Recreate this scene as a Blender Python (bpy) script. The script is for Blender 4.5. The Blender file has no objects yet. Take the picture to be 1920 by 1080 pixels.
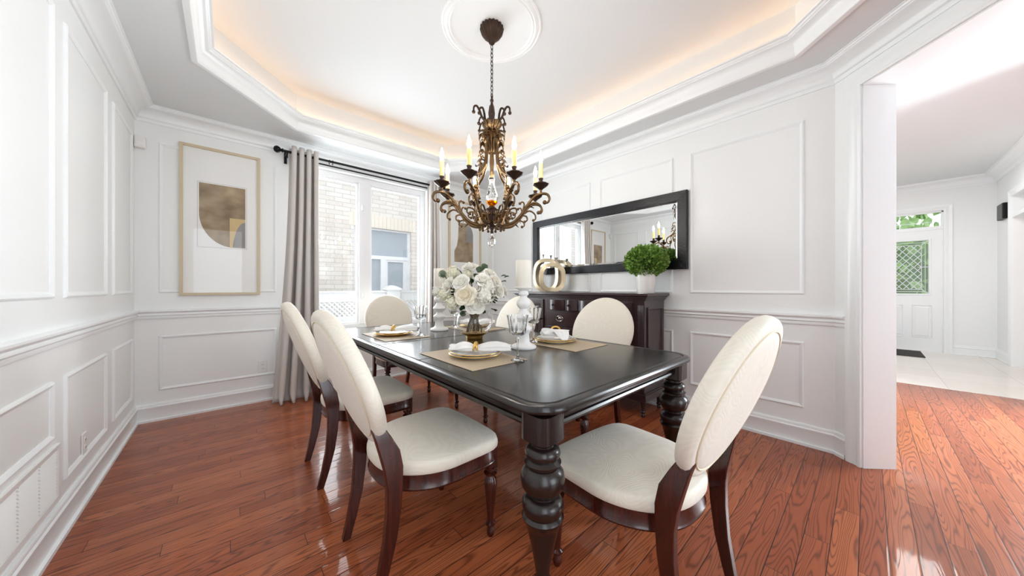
import bpy, math, random
from mathutils import Vector, Matrix
from mathutils.geometry import tessellate_polygon
random.seed(7)
PI = math.pi
SC = bpy.context.scene
COL = SC.collection

# ------------------------------------------------------------ camera, world, lights, exposure
cam = bpy.data.cameras.new('camera'); camo = bpy.data.objects.new('camera', cam); COL.objects.link(camo)
cam.sensor_width = 36; cam.lens = 597.0/1920*36; cam.clip_start = .02; cam.clip_end = 200
camo.location = (0, 0, 1.12); camo.rotation_euler = (PI/2, 0, math.radians(-41.85))
SC.camera = camo
SC.view_settings.view_transform = 'Standard'; SC.view_settings.look = 'None'
SC.view_settings.exposure = 0.72; SC.view_settings.gamma = 1
SC.view_settings.use_curve_mapping = False
SC.cycles.use_denoising = True
SC.cycles.max_bounces = 10; SC.cycles.diffuse_bounces = 6; SC.cycles.glossy_bounces = 5
SC.cycles.transmission_bounces = 10; SC.cycles.transparent_max_bounces = 12
SC.cycles.sample_clamp_indirect = 6; SC.cycles.caustics_refractive = False
W = bpy.data.worlds.new('sky'); SC.world = W; W.use_nodes = True
W.node_tree.nodes['Background'].inputs[0].default_value = (.86, .93, 1, 1)
W.node_tree.nodes['Background'].inputs[1].default_value = 1.1

def area(name, loc, rot, sx, sy, power, col=(1, .985, .96)):
    l = bpy.data.lights.new(name, 'AREA'); l.shape = 'RECTANGLE'; l.size = sx; l.size_y = sy
    l.energy = power; l.color = col
    o = bpy.data.objects.new(name, l); COL.objects.link(o); o.location = loc; o.rotation_euler = rot
    return o
# added fill lamps behind the photographer and in the foyer, plus daylight at the window
area('fill_back_opening', (1.27, -3.4, 1.35), (PI/2, 0, 0), 1.7, 2.2, 40, (.84, .93, 1))  # unseen lamp added to brighten the window wall from the front
area('fill_side_opening', (-.12, -.50, 1.3), (PI/2, 0, math.radians(2)), .7, 1.9, 8, (.84, .93, 1))  # unseen lamp added beside the camera as extra fill
area('fill_living_room', (7.0, -3.9, 1.5), (1.35, 0, 0), 3.4, 2.0, 22, (.93, .97, 1))  # unseen lamp added to lift the foyer side
area('fill_hall', (5.0, -1.6, 1.35), (1.28, 0, math.radians(57)), .8, 1.6, 92, (.84, .93, 1))  # unseen lamp added to light the left wall through the diagonal opening
area('daylight_window', (1.25, 4.3, 1.55), (PI/2, 0, PI), 1.4, 1.7, 42, (.88, .95, 1))
area('fill_foyer', (7.2, -.4, 2.9), (0, 0, 0), 1.0, .6, 14, (1, .98, .96))  # added fill brightening the foyer; no fixture is modelled

# ------------------------------------------------------------ mesh helpers
class MB:
    def __init__(s): s.v = []; s.f = []
    def add(s, vs, fs, M=None):
        b = len(s.v)
        s.v += [tuple(M @ Vector(p)) if M else tuple(p) for p in vs]
        s.f += [tuple(b+i for i in f) for f in fs]
        return s
    def box(s, x0, x1, y0, y1, z0, z1, M=None):
        v = [(x, y, z) for z in (z0, z1) for y in (y0, y1) for x in (x0, x1)]
        return s.add(v, [(0,2,3,1),(4,5,7,6),(0,1,5,4),(1,3,7,5),(3,2,6,7),(2,0,4,6)], M)
    def loft(s, rings, cap0=True, cap1=True, closed=True, M=None):
        n = len(rings[0]); v = [p for r in rings for p in r]; f = []
        for i in range(len(rings)-1):
            for j in range(n if closed else n-1):
                k = (j+1) % n
                f.append((i*n+j, i*n+k, (i+1)*n+k, (i+1)*n+j))
        if cap0: f.append(tuple(reversed(range(n))))
        if cap1: f.append(tuple((len(rings)-1)*n+i for i in range(n)))
        return s.add(v, f, M)
    def lathe(s, prof, c=(0,0,0), n=28, M=None, flute=0, amp=0., caps=True):
        rings = []
        for r, z in prof:
            rings.append([(c[0]+r*(1+(amp*math.cos(flute*a) if flute else 0))*math.cos(a),
                           c[1]+r*(1+(amp*math.cos(flute*a) if flute else 0))*math.sin(a), c[2]+z)
                          for a in [2*PI*i/n for i in range(n)]])
        return s.loft(rings, caps, caps, True, M)
    def tube(s, pts, rad, n=8, closed=False, M=None):
        pts = [Vector(p) for p in pts]; N = len(pts)
        if not hasattr(rad, '__len__'): rad = [rad]*N
        rings = []; up = None
        for i, p in enumerate(pts):
            a = pts[(i-1) % N] if (closed or i > 0) else p
            b = pts[(i+1) % N] if (closed or i < N-1) else p
            t = (b-a).normalized()
            if up is None:
                up = Vector((0,0,1)) if abs(t.z) < .9 else Vector((1,0,0))
            u = up - t*up.dot(t)
            if u.length < 1e-5: u = t.orthogonal()
            u.normalize(); up = u; w = t.cross(u)
            rings.append([tuple(p + (u*math.cos(q)+w*math.sin(q))*rad[i]) for q in [2*PI*k/n for k in range(n)]])
        if closed:
            rings.append(rings[0]); return s.loft(rings, False, False, True, M)
        return s.loft(rings, True, True, True, M)
    def ball(s, c, r, n=16, m=10, sc=(1,1,1), M=None):
        rings = []
        for i in range(1, m):
            a = PI*i/m
            rings.append([(c[0]+r*sc[0]*math.sin(a)*math.cos(b), c[1]+r*sc[1]*math.sin(a)*math.sin(b), c[2]-r*sc[2]*math.cos(a))
                          for b in [2*PI*k/n for k in range(n)]])
        return s.loft(rings, True, True, True, M)
    def grid(s, fn, nu, nv, M=None):
        v = [fn(i/nu, j/nv) for i in range(nu+1) for j in range(nv+1)]
        f = [(i*(nv+1)+j, (i+1)*(nv+1)+j, (i+1)*(nv+1)+j+1, i*(nv+1)+j+1) for i in range(nu) for j in range(nv)]
        return s.add(v, f, M)
    def sweep(s, path, closed, prof, mp, profclosed=False, caps=False):
        """profile (offset to the left of the path, depth) swept along a 2D path with mitred corners"""
        N = len(path); P2 = [Vector(p) for p in path]; rings = []
        for i in range(N):
            ds = []
            if closed or i > 0: ds.append((P2[i]-P2[(i-1) % N]).normalized())
            if closed or i < N-1: ds.append((P2[(i+1) % N]-P2[i]).normalized())
            ns = [Vector((-d.y, d.x)) for d in ds]
            m = ns[0] if len(ns) == 1 else (ns[0]+ns[1])/(1+ns[0].dot(ns[1]))
            rings.append([mp(P2[i].x+m.x*o, P2[i].y+m.y*o, d) for o, d in prof])
        if closed: rings.append(rings[0])
        return s.loft(rings, caps and not closed, caps and not closed, profclosed)
    def build(s, name, mat, parent=None, smooth=None, bevel=0, solid=0):
        me = bpy.data.meshes.new(name); me.from_pydata(s.v, [], s.f); me.validate(); 
        import bmesh
        bm = bmesh.new(); bm.from_mesh(me); bmesh.ops.recalc_face_normals(bm, faces=bm.faces); bm.to_mesh(me); bm.free()
        me.materials.append(mat)
        if smooth:
            me.polygons.foreach_set('use_smooth', [True]*len(me.polygons))
            me.set_sharp_from_angle(angle=math.radians(smooth))
        o = bpy.data.objects.new(name, me); COL.objects.link(o)
        if parent: o.parent = parent
        if bevel:
            b = o.modifiers.new('bevel', 'BEVEL'); b.width = bevel; b.segments = 2; b.limit_method = 'ANGLE'
        if solid:
            b = o.modifiers.new('solid', 'SOLIDIFY'); b.thickness = solid; b.offset = 0
        return o

def tag(o, label=None, cat=None, group=None, kind=None):
    if label: o['label'] = label
    if cat: o['category'] = cat
    if group: o['group'] = group
    if kind: o['kind'] = kind
    return o
def thing(name, label, cat, loc=(0,0,0), rz=0, group=None, rot=None):
    o = bpy.data.objects.new(name, None); COL.objects.link(o); o.empty_display_size = .05
    o.location = loc; o.rotation_euler = rot or (0, 0, rz)
    return tag(o, label, cat, group)
def kids(o): return [c for c in o.children]
def dup(o, parent=None, loc=None, rz=None, label=None):
    c = o.copy(); COL.objects.link(c); c.parent = parent
    if loc is not None: c.location = loc
    if rz is not None: c.rotation_euler = (0, 0, rz)
    if label: c['label'] = label
    for ch in kids(o): dup(ch, c)
    return c
def struct(o): o['kind'] = 'structure'; return o

# ------------------------------------------------------------ materials
def lin(c): return tuple(((x/255)/12.92 if x/255 <= .04045 else ((x/255+.055)/1.055)**2.4) for x in c)
def newmat(name):
    m = bpy.data.materials.new(name); m.use_nodes = True
    nt = m.node_tree; return m, nt, nt.nodes['Principled BSDF'], nt.links
def mat(name, c, rough=.5, metal=0, coat=0, var=.04, scale=30, bump=0, bscale=200, spec=.5, stretch=(1,1,1), emit=None, es=0):
    m, nt, b, L = newmat(name); c = lin(c)
    tc = nt.nodes.new('ShaderNodeTexCoord'); mp = nt.nodes.new('ShaderNodeMapping'); mp.inputs['Scale'].default_value = stretch
    L.new(tc.outputs['Object'], mp.inputs[0])
    n = nt.nodes.new('ShaderNodeTexNoise'); n.inputs['Scale'].default_value = scale; n.inputs['Detail'].default_value = 3
    L.new(mp.outputs[0], n.inputs[0])
    r = nt.nodes.new('ShaderNodeMix'); r.data_type = 'RGBA'
    r.inputs[6].default_value = tuple(x*(1-var) for x in c)+(1,); r.inputs[7].default_value = tuple(min(1, x*(1+var)) for x in c)+(1,)
    L.new(n.outputs[0], r.inputs[0]); L.new(r.outputs[2], b.inputs['Base Color'])
    b.inputs['Roughness'].default_value = rough; b.inputs['Metallic'].default_value = metal
    b.inputs['Coat Weight'].default_value = coat; b.inputs['Coat Roughness'].default_value = .08
    b.inputs['Specular IOR Level'].default_value = spec
    if bump:
        n2 = nt.nodes.new('ShaderNodeTexNoise'); n2.inputs['Scale'].default_value = bscale; L.new(mp.outputs[0], n2.inputs[0])
        bp = nt.nodes.new('ShaderNodeBump'); bp.inputs['Strength'].default_value = bump; bp.inputs['Distance'].default_value = .002
        L.new(n2.outputs[0], bp.inputs['Height']); L.new(bp.outputs[0], b.inputs['Normal'])
    if emit:
        b.inputs['Emission Color'].default_value = lin(emit)+(1,); b.inputs['Emission Strength'].default_value = es
    return m
def mth(nt, op, a, b=None, c=None):
    n = nt.nodes.new('ShaderNodeMath'); n.operation = op
    for i, x in enumerate((a, b, c)):
        if x is None: continue
        if isinstance(x, (int, float)): n.inputs[i].default_value = x
        else: nt.links.new(x, n.inputs[i])
    return n.outputs[0]
def ramp(nt, fac, stops):
    n = nt.nodes.new('ShaderNodeValToRGB'); nt.links.new(fac, n.inputs[0]); e = n.color_ramp.elements
    while len(e) < len(stops): e.new(.5)
    for el, (p, c) in zip(e, stops): el.position = p; el.color = tuple(c)+(1,)
    return n.outputs[0]
def mixc(nt, fac, a, b, mode='MIX'):
    n = nt.nodes.new('ShaderNodeMix'); n.data_type = 'RGBA'; n.blend_type = mode
    for s, x in ((0, fac), (6, a), (7, b)):
        if isinstance(x, (int, float)): n.inputs[s].default_value = x
        elif isinstance(x, tuple): n.inputs[s].default_value = x if len(x) == 4 else x+(1,)
        else: nt.links.new(x, n.inputs[s])
    return n.outputs[2]
def comb(nt, x, y, z):
    n = nt.nodes.new('ShaderNodeCombineXYZ')
    for i, q in enumerate((x, y, z)):
        if isinstance(q, (int, float)): n.inputs[i].default_value = q
        else: nt.links.new(q, n.inputs[i])
    return n.outputs[0]
def floor_mat():
    m, nt, b, L = newmat('oak_strip_floor')
    tc = nt.nodes.new('ShaderNodeTexCoord'); sp = nt.nodes.new('ShaderNodeSeparateXYZ'); L.new(tc.outputs['Object'], sp.inputs[0])
    x, y = sp.outputs[0], sp.outputs[1]; w = .0845; ln = 1.15
    yr = mth(nt, 'DIVIDE', mth(nt, 'ADD', y, 10.031), w); row = mth(nt, 'FLOOR', yr); fy = mth(nt, 'FRACT', yr)
    wn = nt.nodes.new('ShaderNodeTexWhiteNoise'); wn.noise_dimensions = '1D'; L.new(row, wn.inputs['W'])
    xr = mth(nt, 'DIVIDE', mth(nt, 'ADD', x, mth(nt, 'MULTIPLY_ADD', wn.outputs[0], 9.3, 20)), ln)
    brd = mth(nt, 'FLOOR', xr); fx = mth(nt, 'FRACT', xr)
    w2 = nt.nodes.new('ShaderNodeTexWhiteNoise'); w2.noise_dimensions = '2D'; L.new(comb(nt, row, brd, 0), w2.inputs[0])
    rnd = w2.outputs[0]
    n1 = nt.nodes.new('ShaderNodeTexNoise'); n1.inputs['Scale'].default_value = 1; n1.inputs['Detail'].default_value = 1.5
    n1.inputs['Roughness'].default_value = .4
    L.new(comb(nt, mth(nt, 'MULTIPLY_ADD', x, 1.0, mth(nt, 'MULTIPLY', rnd, 31)), mth(nt, 'MULTIPLY', y, 13), mth(nt, 'MULTIPLY', rnd, 17)), n1.inputs[0])
    g = mth(nt, 'SINE', mth(nt, 'MULTIPLY', n1.outputs[0], 130)); g = mth(nt, 'MULTIPLY_ADD', g, .5, .5)
    n2 = nt.nodes.new('ShaderNodeTexNoise'); n2.inputs['Scale'].default_value = 1; n2.inputs['Detail'].default_value = 3
    L.new(comb(nt, mth(nt, 'MULTIPLY', x, 9), mth(nt, 'MULTIPLY', y, 260), rnd), n2.inputs[0])
    grain = mth(nt, 'POWER', g, 3.8)
    base = ramp(nt, rnd, [(0, lin((148, 76, 45))), (.35, lin((168, 90, 55))), (.7, lin((182, 104, 65))), (1, lin((156, 82, 51)))])
    c = mixc(nt, mth(nt, 'MULTIPLY', grain, .62), base, lin((72, 32, 20)))
    c = mixc(nt, mth(nt, 'MULTIPLY', mth(nt, 'SUBTRACT', n2.outputs[0], .35), .55), c, lin((108, 44, 24)))
    sy = mth(nt, 'LESS_THAN', mth(nt, 'MINIMUM', fy, mth(nt, 'SUBTRACT', 1, fy)), .017)
    sx = mth(nt, 'LESS_THAN', mth(nt, 'MINIMUM', fx, mth(nt, 'SUBTRACT', 1, fx)), .0009)
    seam = mth(nt, 'MAXIMUM', sy, sx)
    c = mixc(nt, seam, c, lin((30, 10, 8)))
    L.new(c, b.inputs['Base Color']); b.inputs['Roughness'].default_value = .3; b.inputs['Specular IOR Level'].default_value = .15
    b.inputs['Coat Weight'].default_value = .38; b.inputs['Coat Roughness'].default_value = .05
    edge = mth(nt, 'MINIMUM', mth(nt, 'MULTIPLY', mth(nt, 'MINIMUM', fy, mth(nt, 'SUBTRACT', 1, fy)), 14), 1)
    hgt = mth(nt, 'MULTIPLY_ADD', grain, -.12, edge)
    hgt = mth(nt, 'ADD', hgt, mth(nt, 'MULTIPLY', rnd, .25))
    bp = nt.nodes.new('ShaderNodeBump'); bp.inputs['Strength'].default_value = .32; bp.inputs['Distance'].default_value = .0012
    L.new(hgt, bp.inputs['Height']); L.new(bp.outputs[0], b.inputs['Normal']); L.new(bp.outputs[0], b.inputs['Coat Normal'])
    return m
def fabric_mat():
    m, nt, b, L = newmat('cream_moire_fabric')
    tc = nt.nodes.new('ShaderNodeTexCoord')
    n = nt.nodes.new('ShaderNodeTexNoise'); n.inputs['Scale'].default_value = 4.2; n.inputs['Detail'].default_value = 1.2
    n.inputs['Distortion'].default_value = .5; L.new(tc.outputs['Object'], n.inputs[0])
    s = mth(nt, 'SINE', mth(nt, 'MULTIPLY', n.outputs[0], 190)); s = mth(nt, 'MULTIPLY_ADD', s, .5, .5)
    w = nt.nodes.new('ShaderNodeTexNoise'); w.inputs['Scale'].default_value = 700; L.new(tc.outputs['Object'], w.inputs[0])
    L.new(mixc(nt, s, lin((226, 218, 203)), lin((230, 223, 209))), b.inputs['Base Color'])
    b.inputs['Roughness'].default_value = .62; b.inputs['Sheen Weight'].default_value = .25
    bp = nt.nodes.new('ShaderNodeBump'); bp.inputs['Strength'].default_value = .22; bp.inputs['Distance'].default_value = .0012
    L.new(mth(nt, 'MULTIPLY_ADD', w.outputs[0], .35, s), bp.inputs['Height']); L.new(bp.outputs[0], b.inputs['Normal'])
    return m
def glass_mat(name, tint=(1,1,1), rough=0):
    m, nt, b, L = newmat(name); nt.nodes.remove(b)
    g = nt.nodes.new('ShaderNodeBsdfGlass'); g.inputs['Color'].default_value = tint+(1,); g.inputs['Roughness'].default_value = rough; g.inputs['IOR'].default_value = 1.45
    n = nt.nodes.new('ShaderNodeTexNoise'); n.inputs['Scale'].default_value = 3
    L.new(mixc(nt, n.outputs[0], tuple(.97*t for t in tint), tint), g.inputs['Color'])
    L.new(g.outputs[0], nt.nodes['Material Output'].inputs[0]); return m
def pane_mat(name, ior=1.5, tint=(1,1,1), scale=1.0):
    """thin sheet glass: see-through with a fresnel reflection"""
    m, nt, b, L = newmat(name); nt.nodes.remove(b)
    t = nt.nodes.new('ShaderNodeBsdfTransparent'); g = nt.nodes.new('ShaderNodeBsdfGlossy'); g.inputs['Roughness'].default_value = 0
    n = nt.nodes.new('ShaderNodeTexNoise'); n.inputs['Scale'].default_value = 2
    L.new(mixc(nt, n.outputs[0], tuple(.985*q for q in tint), tint), t.inputs[0])
    f = nt.nodes.new('ShaderNodeLayerWeight'); f.inputs[0].default_value = .5
    k0 = ((ior-1)/(ior+1))**2
    x = nt.nodes.new('ShaderNodeMixShader'); L.new(mth(nt, 'MULTIPLY_ADD', mth(nt, 'POWER', f.outputs['Facing'], 5), (1-k0)*scale, k0*scale), x.inputs[0]); L.new(t.outputs[0], x.inputs[1]); L.new(g.outputs[0], x.inputs[2])
    L.new(x.outputs[0], nt.nodes['Material Output'].inputs[0]); return m
def brick_mat():
    m, nt, b, L = newmat('pale_brick'); tc = nt.nodes.new('ShaderNodeTexCoord'); mp = nt.nodes.new('ShaderNodeMapping')
    mp.inputs['Rotation'].default_value = (PI/2, 0, 0); L.new(tc.outputs['Object'], mp.inputs[0])
    k = nt.nodes.new('ShaderNodeTexBrick'); L.new(mp.outputs[0], k.inputs[0]); k.inputs['Scale'].default_value = 1
    k.inputs['Brick Width'].default_value = .26; k.inputs['Row Height'].default_value = .078; k.inputs['Mortar Size'].default_value = .006
    k.inputs['Color1'].default_value = lin((222, 212, 200))+(1,); k.inputs['Color2'].default_value = lin((236, 230, 222))+(1,); k.inputs['Mortar'].default_value = lin((196, 190, 184))+(1,)
    n = nt.nodes.new('ShaderNodeTexNoise'); n.inputs['Scale'].default_value = 7; L.new(tc.outputs['Object'], n.inputs[0])
    L.new(mixc(nt, mth(nt, 'MULTIPLY', n.outputs[0], .5), k.outputs[0], lin((214, 206, 200))), b.inputs['Base Color']); b.inputs['Roughness'].default_value = .9
    return m
def weave_mat():
    m, nt, b, L = newmat('woven_placemat'); tc = nt.nodes.new('ShaderNodeTexCoord')
    sp = nt.nodes.new('ShaderNodeSeparateXYZ'); L.new(tc.outputs['Object'], sp.inputs[0])
    a = mth(nt, 'SINE', mth(nt, 'MULTIPLY', sp.outputs[0], 2*PI/.0062)); c = mth(nt, 'SINE', mth(nt, 'MULTIPLY', sp.outputs[1], 2*PI/.0062))
    p = mth(nt, 'MULTIPLY_ADD', mth(nt, 'MULTIPLY', a, c), .5, .5)
    L.new(mixc(nt, p, lin((150, 128, 102)), lin((212, 194, 166))), b.inputs['Base Color']); b.inputs['Roughness'].default_value = .55
    bp = nt.nodes.new('ShaderNodeBump'); bp.inputs['Strength'].default_value = .5; bp.inputs['Distance'].default_value = .001
    L.new(p, bp.inputs['Height']); L.new(bp.outputs[0], b.inputs['Normal']); return m
def wood_mat(name, c1, c2, rough, coat, sc=(2, 2, 30)):
    m, nt, b, L = newmat(name); tc = nt.nodes.new('ShaderNodeTexCoord'); mp = nt.nodes.new('ShaderNodeMapping'); mp.inputs['Scale'].default_value = sc
    L.new(tc.outputs['Object'], mp.inputs[0]); n = nt.nodes.new('ShaderNodeTexNoise'); n.inputs['Scale'].default_value = 3; n.inputs['Detail'].default_value = 5
    L.new(mp.outputs[0], n.inputs[0]); L.new(ramp(nt, n.outputs[0], [(.3, lin(c1)), (.75, lin(c2))]), b.inputs['Base Color'])
    b.inputs['Roughness'].default_value = rough; b.inputs['Coat Weight'].default_value = coat; b.inputs['Coat Roughness'].default_value = .1
    return m
def tile_mat():
    m, nt, b, L = newmat('cream_marble_tile'); tc = nt.nodes.new('ShaderNodeTexCoord')
    k = nt.nodes.new('ShaderNodeTexBrick'); L.new(tc.outputs['Object'], k.inputs[0]); k.offset = 0; k.inputs['Scale'].default_value = 1
    k.inputs['Brick Width'].default_value = .6; k.inputs['Row Height'].default_value = .6; k.inputs['Mortar Size'].default_value = .003
    k.inputs['Color1'].default_value = lin((222, 212, 200))+(1,); k.inputs['Color2'].default_value = lin((232, 225, 215))+(1,); k.inputs['Mortar'].default_value = lin((198, 188, 176))+(1,)
    n = nt.nodes.new('ShaderNodeTexNoise'); n.inputs['Scale'].default_value = 2; n.inputs['Detail'].default_value = 6
    mp = nt.nodes.new('ShaderNodeMapping'); mp.inputs['Scale'].default_value = (.6, 5, 1); L.new(tc.outputs['Object'], mp.inputs[0]); L.new(mp.outputs[0], n.inputs[0])
    L.new(mixc(nt, mth(nt, 'MULTIPLY', n.outputs[0], .5), k.outputs[0], lin((238, 232, 224))), b.inputs['Base Color']); b.inputs['Roughness'].default_value = .12; return m

M_WALL = mat('white_wall_paint', (241, 243, 243), .42, var=.008, bump=.03, bscale=120)
M_TRIM = mat('white_trim_gloss', (243, 246, 247), .28, var=.005)
M_CEIL = mat('ceiling_paint', (226, 229, 230), .8, var=.008, bump=.03, bscale=300)
M_FLOOR = floor_mat(); M_TILE = tile_mat(); M_FAB = fabric_mat(); M_BRICK = brick_mat(); M_WEAVE = weave_mat()
M_PIPE = mat('piping_cord', (216, 204, 178), .7)
M_MAHO = wood_mat('red_mahogany', (44, 14, 9), (74, 26, 16), .24, .25, (25, 25, 2))
M_ESP = wood_mat('espresso_tabletop', (30, 24, 23), (34, 28, 26), .2, 0, (30, 1.5, 2))
M_ESPD = wood_mat('espresso_turned_wood', (26, 17, 15), (36, 24, 21), .27, .08, (20, 20, 2))
M_SIDE = wood_mat('dark_cherry_sideboard', (40, 20, 24), (56, 29, 33), .3, .5, (20, 2, 20))
M_SEAM = mat('seam_shadow_gap', (12, 9, 9), .8)
M_CURT = mat('silver_grey_satin', (205, 199, 194), .42, var=.04, stretch=(60, 60, 1), bump=.08, bscale=40)
M_BLK = mat('black_iron', (22, 22, 24), .38, .6, bump=.1)
M_MFRAME = mat('black_hammered_frame', (22, 23, 27), .27, .3, bump=1.0, bscale=110)
M_MIRROR = mat('mirror_silver', (240, 242, 242), 0, 1, var=.002)
M_FR = mat('pale_ash_wood', (206, 190, 160), .45, var=.06, stretch=(1, 1, .1))
M_MATB = mat('white_mat_board', (246, 246, 245), .8, var=.004)
M_ARTB = wood_mat('brown_ink_wash', (128, 106, 78), (188, 168, 138), .8, 0, (2.5, 2.5, 3))
M_ARTG = mat('grey_ink_wash', (148, 145, 142), .8, var=.25, scale=9)
M_ARTY = mat('ochre_wash', (214, 188, 138), .8, var=.1, scale=9)
M_BRASS = mat('antique_brass', (112, 88, 60), .26, .9, var=.75, scale=18, bump=.15, bscale=90)
M_BRASSD = mat('dark_bronze', (64, 48, 38), .38, .7, var=.4, scale=25, bump=.2, bscale=90)
M_CANDS = mat('ivory_candle_sleeve', (236, 214, 140), .5, var=.05, emit=(236, 200, 110), es=.12)  # faint self-glow put into the sleeve, which is no lamp
M_BULB = mat('glowing_bulb', (255, 236, 200), .3, emit=(255, 248, 240), es=132)
M_LED = mat('led_strip_glow', (255, 220, 170), .5, emit=(255, 198, 140), es=4.2)
M_GLASS = glass_mat('clear_glass'); M_CRY = glass_mat('crystal', (1, 1, 1)); M_AMB = glass_mat('amber_glass', (1, .62, .12))
M_PANE = pane_mat('window_glass'); M_BOWL = pane_mat('thin_blown_glass', 1.55); M_PICGL = pane_mat('picture_glass', 1.35)
M_BLIND = mat('grey_blue_glass_behind', (176, 184, 192), .15, var=.06, scale=3)
M_GOLD = mat('polished_gold', (226, 184, 104), .3, 1, var=.06)
M_CHAMP = mat('champagne_metal', (206, 188, 158), .3, .75, var=.12, scale=8)
M_PORC = mat('white_porcelain', (240, 238, 234), .12, coat=.4, var=.01)
M_WWOOD = mat('white_lacquered_wood', (236, 235, 233), .35, var=.01)
M_WAX = mat('ivory_wax', (236, 230, 218), .6, var=.02)
M_NAP = mat('white_linen', (240, 239, 237), .85, var=.02, bump=.3, bscale=400)
M_PET = mat('white_petal', (244, 241, 232), .6, var=.03, scale=20)
M_PETC = mat('cream_petal', (243, 234, 214), .6, var=.05, scale=10)
M_HYD = mat('ivory_floret', (234, 230, 208), .7, var=.08, scale=60)
M_LEAF = mat('dark_green_leaf', (52, 76, 40), .45, var=.3, scale=20)
M_EUC = mat('grey_green_eucalyptus_leaf', (112, 130, 104), .6, var=.15, scale=20)
M_STEM = mat('brown_green_stem', (128, 114, 94), .6, var=.3, scale=40)
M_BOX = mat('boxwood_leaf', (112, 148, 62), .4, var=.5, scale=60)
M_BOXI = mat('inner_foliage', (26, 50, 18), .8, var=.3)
M_SILV = mat('silver_metal', (190, 188, 184), .2, 1)
M_PLAST = mat('white_plastic', (238, 238, 236), .35, var=.005)
M_SLOT = mat('dark_slot', (70, 68, 66), .7)
M_VINYL = mat('white_vinyl', (240, 241, 243), .35, var=.005)
M_FENCE = mat('white_fence_paint', (220, 219, 218), .6, var=.03)
M_GND = mat('gravel_ground', (176, 172, 166), .95, var=.25, scale=60)
M_BUSH = mat('garden_foliage', (160, 196, 122), .7, var=.5, scale=8)
M_BUSHI = mat('deep_garden_foliage', (88, 124, 66), .8, var=.5, scale=4)
M_CAME = mat('lead_came', (225, 228, 228), .35, .2)
M_MATF = mat('black_rubber_mat', (48, 46, 44), .9, bump=.4)

# ------------------------------------------------------------ room shell
XL, XR, YB = -.565, 3.075, 4.01; ZC, ZT = 2.62, 2.935; S2 = math.sqrt(.5)
ROOM = [(2.18, -.75), (XR, .146), (XR, YB), (XL, YB), (XL, .15), (.335, -.75)]   # counter-clockwise, inside to the left
struct(MB().box(-1.2, 5.94, -4.2, YB+.02, -.12, 0).build('floor', M_FLOOR))
struct(MB().box(5.94, 9.4, -4.2, 1.0, -.12, .004).build('floor_foyer', M_TILE))
m = MB(); x0, x1, z0, z1 = .50, 2.035, .63, 2.45                     # window hole
m.box(XL-.15, x0, YB, YB+.2, 0, 3.1); m.box(x1, XR+.15, YB, YB+.2, 0, 3.1); m.box(x0, x1, YB, YB+.2, 0, z0); m.box(x0, x1, YB, YB+.2, z1, 3.1)
struct(m.build('wall_back', M_WALL))
struct(MB().box(XL-.15, XL, .10, YB, 0, 3.1).build('wall_left', M_WALL))
struct(MB().box(XR, XR+.15, .146, YB, 0, 3.1).build('wall_right', M_WALL))
# diagonal wall with the cased opening; s runs from the corner towards the photographer, t outward
DS = Vector((XR, .146, 0)); DU = Vector((-S2, -S2, 0)); DN = Vector((S2, -S2, 0))
def dg(s, t, z): p = DS+DU*s+DN*t; return (p.x, p.y, z)
MD = Matrix(((DU.x, DN.x, 0, DS.x), (DU.y, DN.y, 0, DS.y), (0, 0, 1, 0), (0, 0, 0, 1)))
OP0, OP1, OPZ, TH = .177, 1.10, 2.387, .186
m = MB(); m.box(-.06, OP0, 0, TH, 0, 3.1, MD); m.box(OP1, 1.30, 0, TH, 0, 3.1, MD); m.box(OP0, OP1, 0, TH, OPZ, 3.1, MD)
struct(m.build('wall_diagonal', M_WALL))
m = MB(); m.box(.2, .62, -.9, -.75, 0, 3.1); m.box(1.93, 2.2, -.9, -.75, 0, 3.1); m.box(.62, 1.93, -.9, -.75, 2.3, 3.1)
struct(m.build('wall_front', M_WALL))
m = MB(); DL = Vector((XL, .15, 0)); ML = Matrix(((S2, -S2, 0, XL), (-S2, -S2, 0, .15), (0, 0, 1, 0), (0, 0, 0, 1)))
m.box(-.05, .15, 0, .15, 0, 3.1, ML); m.box(1.12, 1.35, 0, .15, 0, 3.1, ML); m.box(.15, 1.12, 0, .15, 2.387, 3.1, ML)
struct(m.build('wall_photographer', M_WALL))
# plain unseen rooms behind the photographer, shutting out sky; lit by added fill lamps
m = MB(); m.box(-1.35, 9.4, -4.4, -4.2, 0, 3.05); m.box(-1.35, -1.2, -4.2, .1, 0, 3.05); m.box(9.3, 9.5, -4.2, -1.5, 0, 3.05); m.box(-1.35, XL-.15, .05, .2, 0, 3.05); m.box(2.2, 2.36, -4.2, -.86, 0, 3.05)  # last box: partition added to keep the rear lamp off the jamb
struct(m.build('wall_rear', M_WALL))
m = MB(); m.box(-1.35, 2.0, -4.2, -.9, 2.955, 3.05); m.box(-1.35, XL-.15, -.9, .2, 2.955, 3.05)
struct(m.build('ceiling_rear', M_CEIL))
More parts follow.
